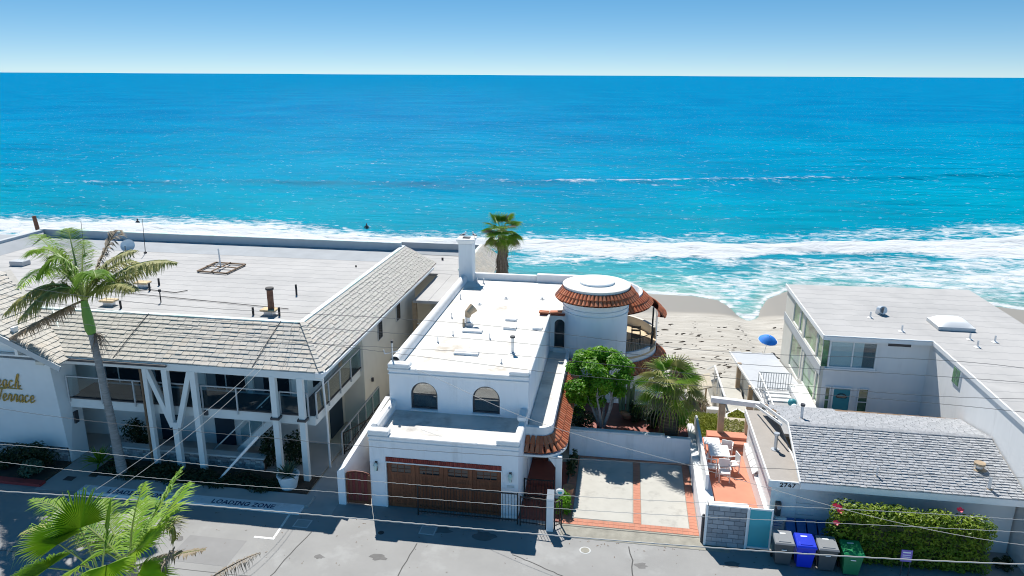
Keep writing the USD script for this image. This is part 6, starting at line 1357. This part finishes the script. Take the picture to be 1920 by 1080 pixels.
obj('bed_plants', (v, f), 'leaf_dark', label='low dark ground cover filling the bed before the stone planter', cat='ground cover', kind='stuff')
def rosette(label, x, y, z, R_, n, mat, name, hard=.0, seed=0):
    t = thing(name, label, 'plant', (x, y, z)); g = np.random.default_rng(seed)
    for k in range(n):
        a = 2.399*k; el = g.uniform(.15, 1.3); d = np.array((math.cos(a)*math.cos(el), math.sin(a)*math.cos(el), math.sin(el))); s_ = np.array((-math.sin(a), math.cos(a), 0))*.045; p = np.array((x, y, z)); m_ = p+d*R_*.5; e = p+d*R_+[0, 0, -.25*R_*math.cos(el)*(1-hard)]
        obj('blade', B().add([p-s_*.7, p+s_*.7, m_+s_, m_-s_, e], [(0, 1, 2), (0, 2, 3), (3, 2, 4)]), mat, t)
rosette('spiky green plant by the left end of the stone planter wall', -23.35, 27.5, .3, 1.0, 46, 'leaf_palm', 'spiky_plant', seed=81)
rosette('spiky agave growing in the round white pot', -14.05, 27.3, .62, .8, 40, 'leaf_agave', 'agave', .6, 82)
# --- palms in the foreground, on the near side of the street
F1 = thing('foreground_fan_palm', 'bright green fan palm in the foreground at the lower left', 'palm tree', (-12.5, 14, 0))
h0 = at_px(190, 1085, 14.0)
obj('trunk', trunk_rings([(h0[0]+.2, 14.2, -.1), (h0[0]+.1, 14.1, 2.5), (h0[0], 14.0, h0[2]-.1)], [.30, .26, .24], 14, .2, .02), 'bark_brown', F1, smooth=30)
spec = [((150, 990), 14.2, (125, 900), 1.25), ((200, 1000), 14.2, (215, 905), 1.1), ((110, 1020), 13.6, (45, 975), 1.15), ((255, 1030), 13.6, (320, 985), 1.1), ((90, 1065), 13.2, (5, 1062), 1.1), ((150, 1060), 12.6, (100, 1100), 1.0), ((260, 1075), 12.8, (330, 1090), 1.0), ((200, 1060), 12.4, (205, 1110), .9)]
for k, (c_, Y_, e_, R_) in enumerate(spec):
    fb, pb = B(), B(); c = at_px(*c_, Y_); ax = at_px(*e_, Y_+.2)-c; fan(fb, pb, h0, c, ax, R_, 38, 3.3, 200+k, .48, .28, .045); fp = obj('fan_leaf', fb, 'leaf_palm_bright', F1); obj('stalk', pb, 'rachis', fp)
F2 = thing('foreground_feather_palm', 'feather palm with long arching fronds behind the foreground fan palm', 'palm tree', (-12, 15, 0))
q0 = at_px(245, 1065, 15.0)
obj('trunk', trunk_rings([(q0[0]+.4, 15.4, -.1), (q0[0]+.2, 15.2, 2.0), q0], [.2, .17, .15]), 'bark_grey', F2, smooth=40)
for k, (m_, e_, Y_, L_, mat_) in enumerate((((285, 960), (338, 880), 15.3, .95, 'leaf_palm'), ((150, 955), (60, 935), 15.6, .8, 'leaf_palm'), ((190, 960), (195, 935), 16.4, .75, 'leaf_palm'), ((330, 930), (330, 1010), 15.0, .6, 'leaf_olive'), ((240, 980), (270, 905), 14.2, .8, 'leaf_palm_bright'), ((300, 975), (352, 905), 14.0, .9, 'leaf_palm_bright'), ((100, 960), (40, 1000), 15.8, .6, 'leaf_olive'), ((310, 1040), (385, 1030), 14.6, .4, 'leaf_dry'), ((250, 960), (285, 935), 16.8, .8, 'leaf_palm'), ((120, 940), (95, 985), 16.5, .6, 'leaf_palm'))):
    fb, rb = B(), B(); feather(fb, rb, q0, at_px(*m_, (15+Y_)/2), at_px(*e_, Y_), 44, L_, .55, .060, .8, 300+k, .6, .035); fp = obj('frond', fb, mat_, F2); obj('midrib', rb, 'rachis', fp)
F3 = thing('dry_palm_frond', 'dead grey palm frond sticking up at the bottom edge right of the foreground palms', 'palm frond', at_px(330, 1120, 13.5))
fb, rb = B(), B(); feather(fb, rb, at_px(330, 1130, 13.5), at_px(420, 1060, 13.8), at_px(488, 1036, 14.2), 60, .30, 1.6, .022, .4, 401, .2, .03); obj('leaflets', fb, 'leaf_dry', F3); obj('midrib', rb, 'dry_thatch', F3)
fb, rb = B(), B(); feather(fb, rb, at_px(270, 1120, 13.0), at_px(300, 1060, 13.2), at_px(328, 1025, 13.4), 40, .3, 1.8, .03, .5, 402, .2, .03); dp = obj('second_frond', fb, 'leaf_dry', F3); obj('midrib', rb, 'dry_thatch', dp)
# ================================================================== people in the water, gulls, wires
def blobs(chain):
    """one continuous body: hulls of spheres along bones; chain = list of ((p, r), (q, r))"""
    out = None
    for (p, r0), (q_, r1) in chain:
        a = trimesh.creation.icosphere(2, r0).apply_translation(p); b = trimesh.creation.icosphere(2, r1).apply_translation(q_)
        h = m3.Manifold.hull_points(np.vstack([a.vertices, b.vertices]))
        out = h if out is None else out+h
    mm = out.refine_to_length(.06).to_mesh(); t_ = trimesh.Trimesh(mm.vert_properties[:, :3], mm.tri_verts, process=True)
    return trimesh.smoothing.filter_taubin(t_, iterations=8)
for x, y, l in ((-74.9, 104.1, 'dark haired swimmer standing in the surf, seen above the left end of the flat roof'), (-38.7, 106.8, 'person in dark wetsuit in the water just beyond the foam line, nearer the chimney')):
    z = SEA+.2; t = thing('swimmer', l, 'person', (x, y, z))
    obj('body', blobs([(((x, y, z-.5), .2), ((x, y, z+.1), .21)), (((x-.2, y, z+.12), .09), ((x+.2, y, z+.12), .09)), (((x-.24, y, z+.1), .07), ((x-.42, y-.1, z-.25), .05)), (((x+.24, y, z+.1), .07), ((x+.42, y-.1, z-.25), .05)), (((x, y, z+.12), .08), ((x, y, z+.32), .06)), (((x, y, z+.42), .10), ((x, y-.02, z+.38), .09))]), 'wetsuit', t, smooth=True)
    obj('hair', B().tm(trimesh.creation.icosphere(2, .115).apply_translation((x, y+.02, z+.46))), 'cloth_dark', t, smooth=True)
for x, y, l, a in ((-9.95, 44.75, 'gull with dark wings on the left corner of the chimney top', .5), (-9.22, 44.8, 'gull with dark wings on the right corner of the chimney top', 2.4)):
    z = 7.74; t = thing('gull', l, 'gull', (x, y, z)); ca_, sa_ = math.cos(a), math.sin(a); P = lambda f_, s_, h_: (x+ca_*f_-sa_*s_, y+sa_*f_+ca_*s_, z+h_)
    obj('body', blobs([((P(.1, 0, .2), .075), (P(-.08, 0, .17), .06)), ((P(-.08, 0, .17), .05), (P(-.2, 0, .15), .02)), ((P(.12, 0, .22), .05), (P(.17, 0, .33), .042)), ((P(.17, 0, .34), .045), (P(.19, 0, .34), .04))]), 'gull_white', t, smooth=True)
    obj('wings', blobs([((P(.06, .06, .22), .045), (P(-.22, .02, .17), .02)), ((P(.06, -.06, .22), .045), (P(-.22, -.02, .17), .02))]), 'gull_grey', t, smooth=True)
    obj('beak', B().tube([P(.22, 0, .335), P(.29, 0, .325)], [.014, .004], 6), 'beak', t)
    for s_ in (-.03, .03): obj('leg', B().tube([P(.0, s_, .13), P(.0, s_, 0)], .007, 5), 'beak', t)
# overhead wires: (pixel through which they were measured is turned into a point on the vertical plane of the pole line)
def at_plane(px, py, Y):
    d = _f+(px-960)/FPX*_r-(py-540)/FPX*_u; return np.array([0, 0, CAM_H])+d*Y/d[1]
def wire(label, pts, Y, r, mat, sag=.0, name='overhead_wire'):
    P = np.array([at_plane(*p, Y if np.isscalar(Y) else Y[i]) for i, p in enumerate(pts)])
    if len(P) > 2:
        from scipy.interpolate import CubicSpline
        s = np.r_[0, np.cumsum(np.linalg.norm(np.diff(P, axis=0), axis=1))]; P = CubicSpline(s, P)(np.linspace(0, s[-1], 40))
    e0, e1 = P[0]-(P[1]-P[0])/np.linalg.norm(P[1]-P[0])*14, P[-1]+(P[-1]-P[-2])/np.linalg.norm(P[-1]-P[-2])*14
    if name == 'overhead_wire': P = np.vstack([e0, P, e1])
    return obj(name, B().tube(P, r, 6), mat, label=label, cat='wire')
wire('thickest pale wire, lowest of the wires crossing above the street', [(0, 921), (480, 956), (1040, 1004), (1440, 1034), (1920, 1058)], 20.0, .018, 'wire_white')
wire('thin pale wire crossing just below the middle of the garage door', [(0, 866), (380, 904), (780, 934), (1055, 954), (1440, 975), (1920, 998)], 20.6, .0075, 'wire_white')
wire('thin pale wire crossing the upper part of the garage door', [(0, 833), (210, 852), (490, 883), (780, 909), (1055, 929), (1440, 948), (1920, 975)], 21.0, .0075, 'wire_white')
wire('thin wire passing just above the garage door lamps', [(0, 766), (240, 797), (550, 825), (740, 841), (1080, 861), (1440, 878), (1920, 896)], 21.4, .0075, 'wire_dark')
wire('thin dark wire crossing the flat white roof near its front', [(0, 578), (660, 648), (960, 666), (1360, 708), (1920, 748)], 21.8, .007, 'wire_dark')
wire('thin dark wire crossing the middle of the flat white roof', [(0, 553), (700, 622), (960, 642), (1360, 680), (1600, 696), (1920, 717)], 22.0, .007, 'wire_dark')
wire('thin dark wire crossing the rear of the flat white roof', [(0, 528), (740, 597), (960, 615), (1360, 660), (1600, 669), (1920, 690)], 22.2, .007, 'wire_dark')
wire('thin dark wire crossing the white wall of the modern house', [(960, 690), (1360, 727), (1600, 744), (1920, 773)], 21.9, .007, 'wire_dark')
wire('slanting cable running from the upper roof corner down to the lower right', [(778, 692), (885, 740), (980, 781), (1290, 872), (1545, 945), (1920, 1022)], (29.2, 27.6, 26.4, 24.2, 22.6, 20.5), .008, 'wire_white', name='service_cable')
wire('slanting cable from the shingled roof ridge down past the front palm', [(553, 604), (430, 735), (180, 918)], (30.3, 24.5, 20.0), .008, 'wire_white', name='service_cable')
wire('second slanting cable beside the first one over the front palm', [(548, 612), (430, 752), (190, 938)], (30.2, 24.6, 20.2), .008, 'wire_white', name='service_cable')
t = thing('guy_wire_guard', 'white tubular guard leaning from the planting bed up to the right', 'guy wire guard', (-17.42, 27.2, 0))
obj('guard_tube', B().tube([(-17.42, 27.22, .05), (-15.25, 27.3, 2.45)], [.045, .075], 10), 'white_plastic', t, smooth=40); obj('anchor', B().tube([(-17.42, 27.22, .1), (-17.6, 27.25, -.1)], .03, 6), 'dark_metal', t)
g0, g1 = np.array((-15.25, 27.3, 2.45)), np.array((-12.9, 27.35, 5.0))
t = thing('rooftop_weather_mast', 'small mast with instruments on the left corner of the white roof', 'mast', (-9.95, 29.9, 5.3))
obj('mast', B().cyl(-9.95, 29.95, 5.1, 6.1, .035, 8), 'galv', t); obj('arms', B().tube([(-10.3, 29.95, 5.55), (-9.6, 29.95, 5.75)], .02, 6).tube([(-10.3, 29.95, 5.55), (-10.35, 29.95, 5.75)], .025, 6), 'galv', t); obj('head', B().cyl(-9.95, 29.95, 6.1, 6.22, .06, 8), 'dark_metal', t)
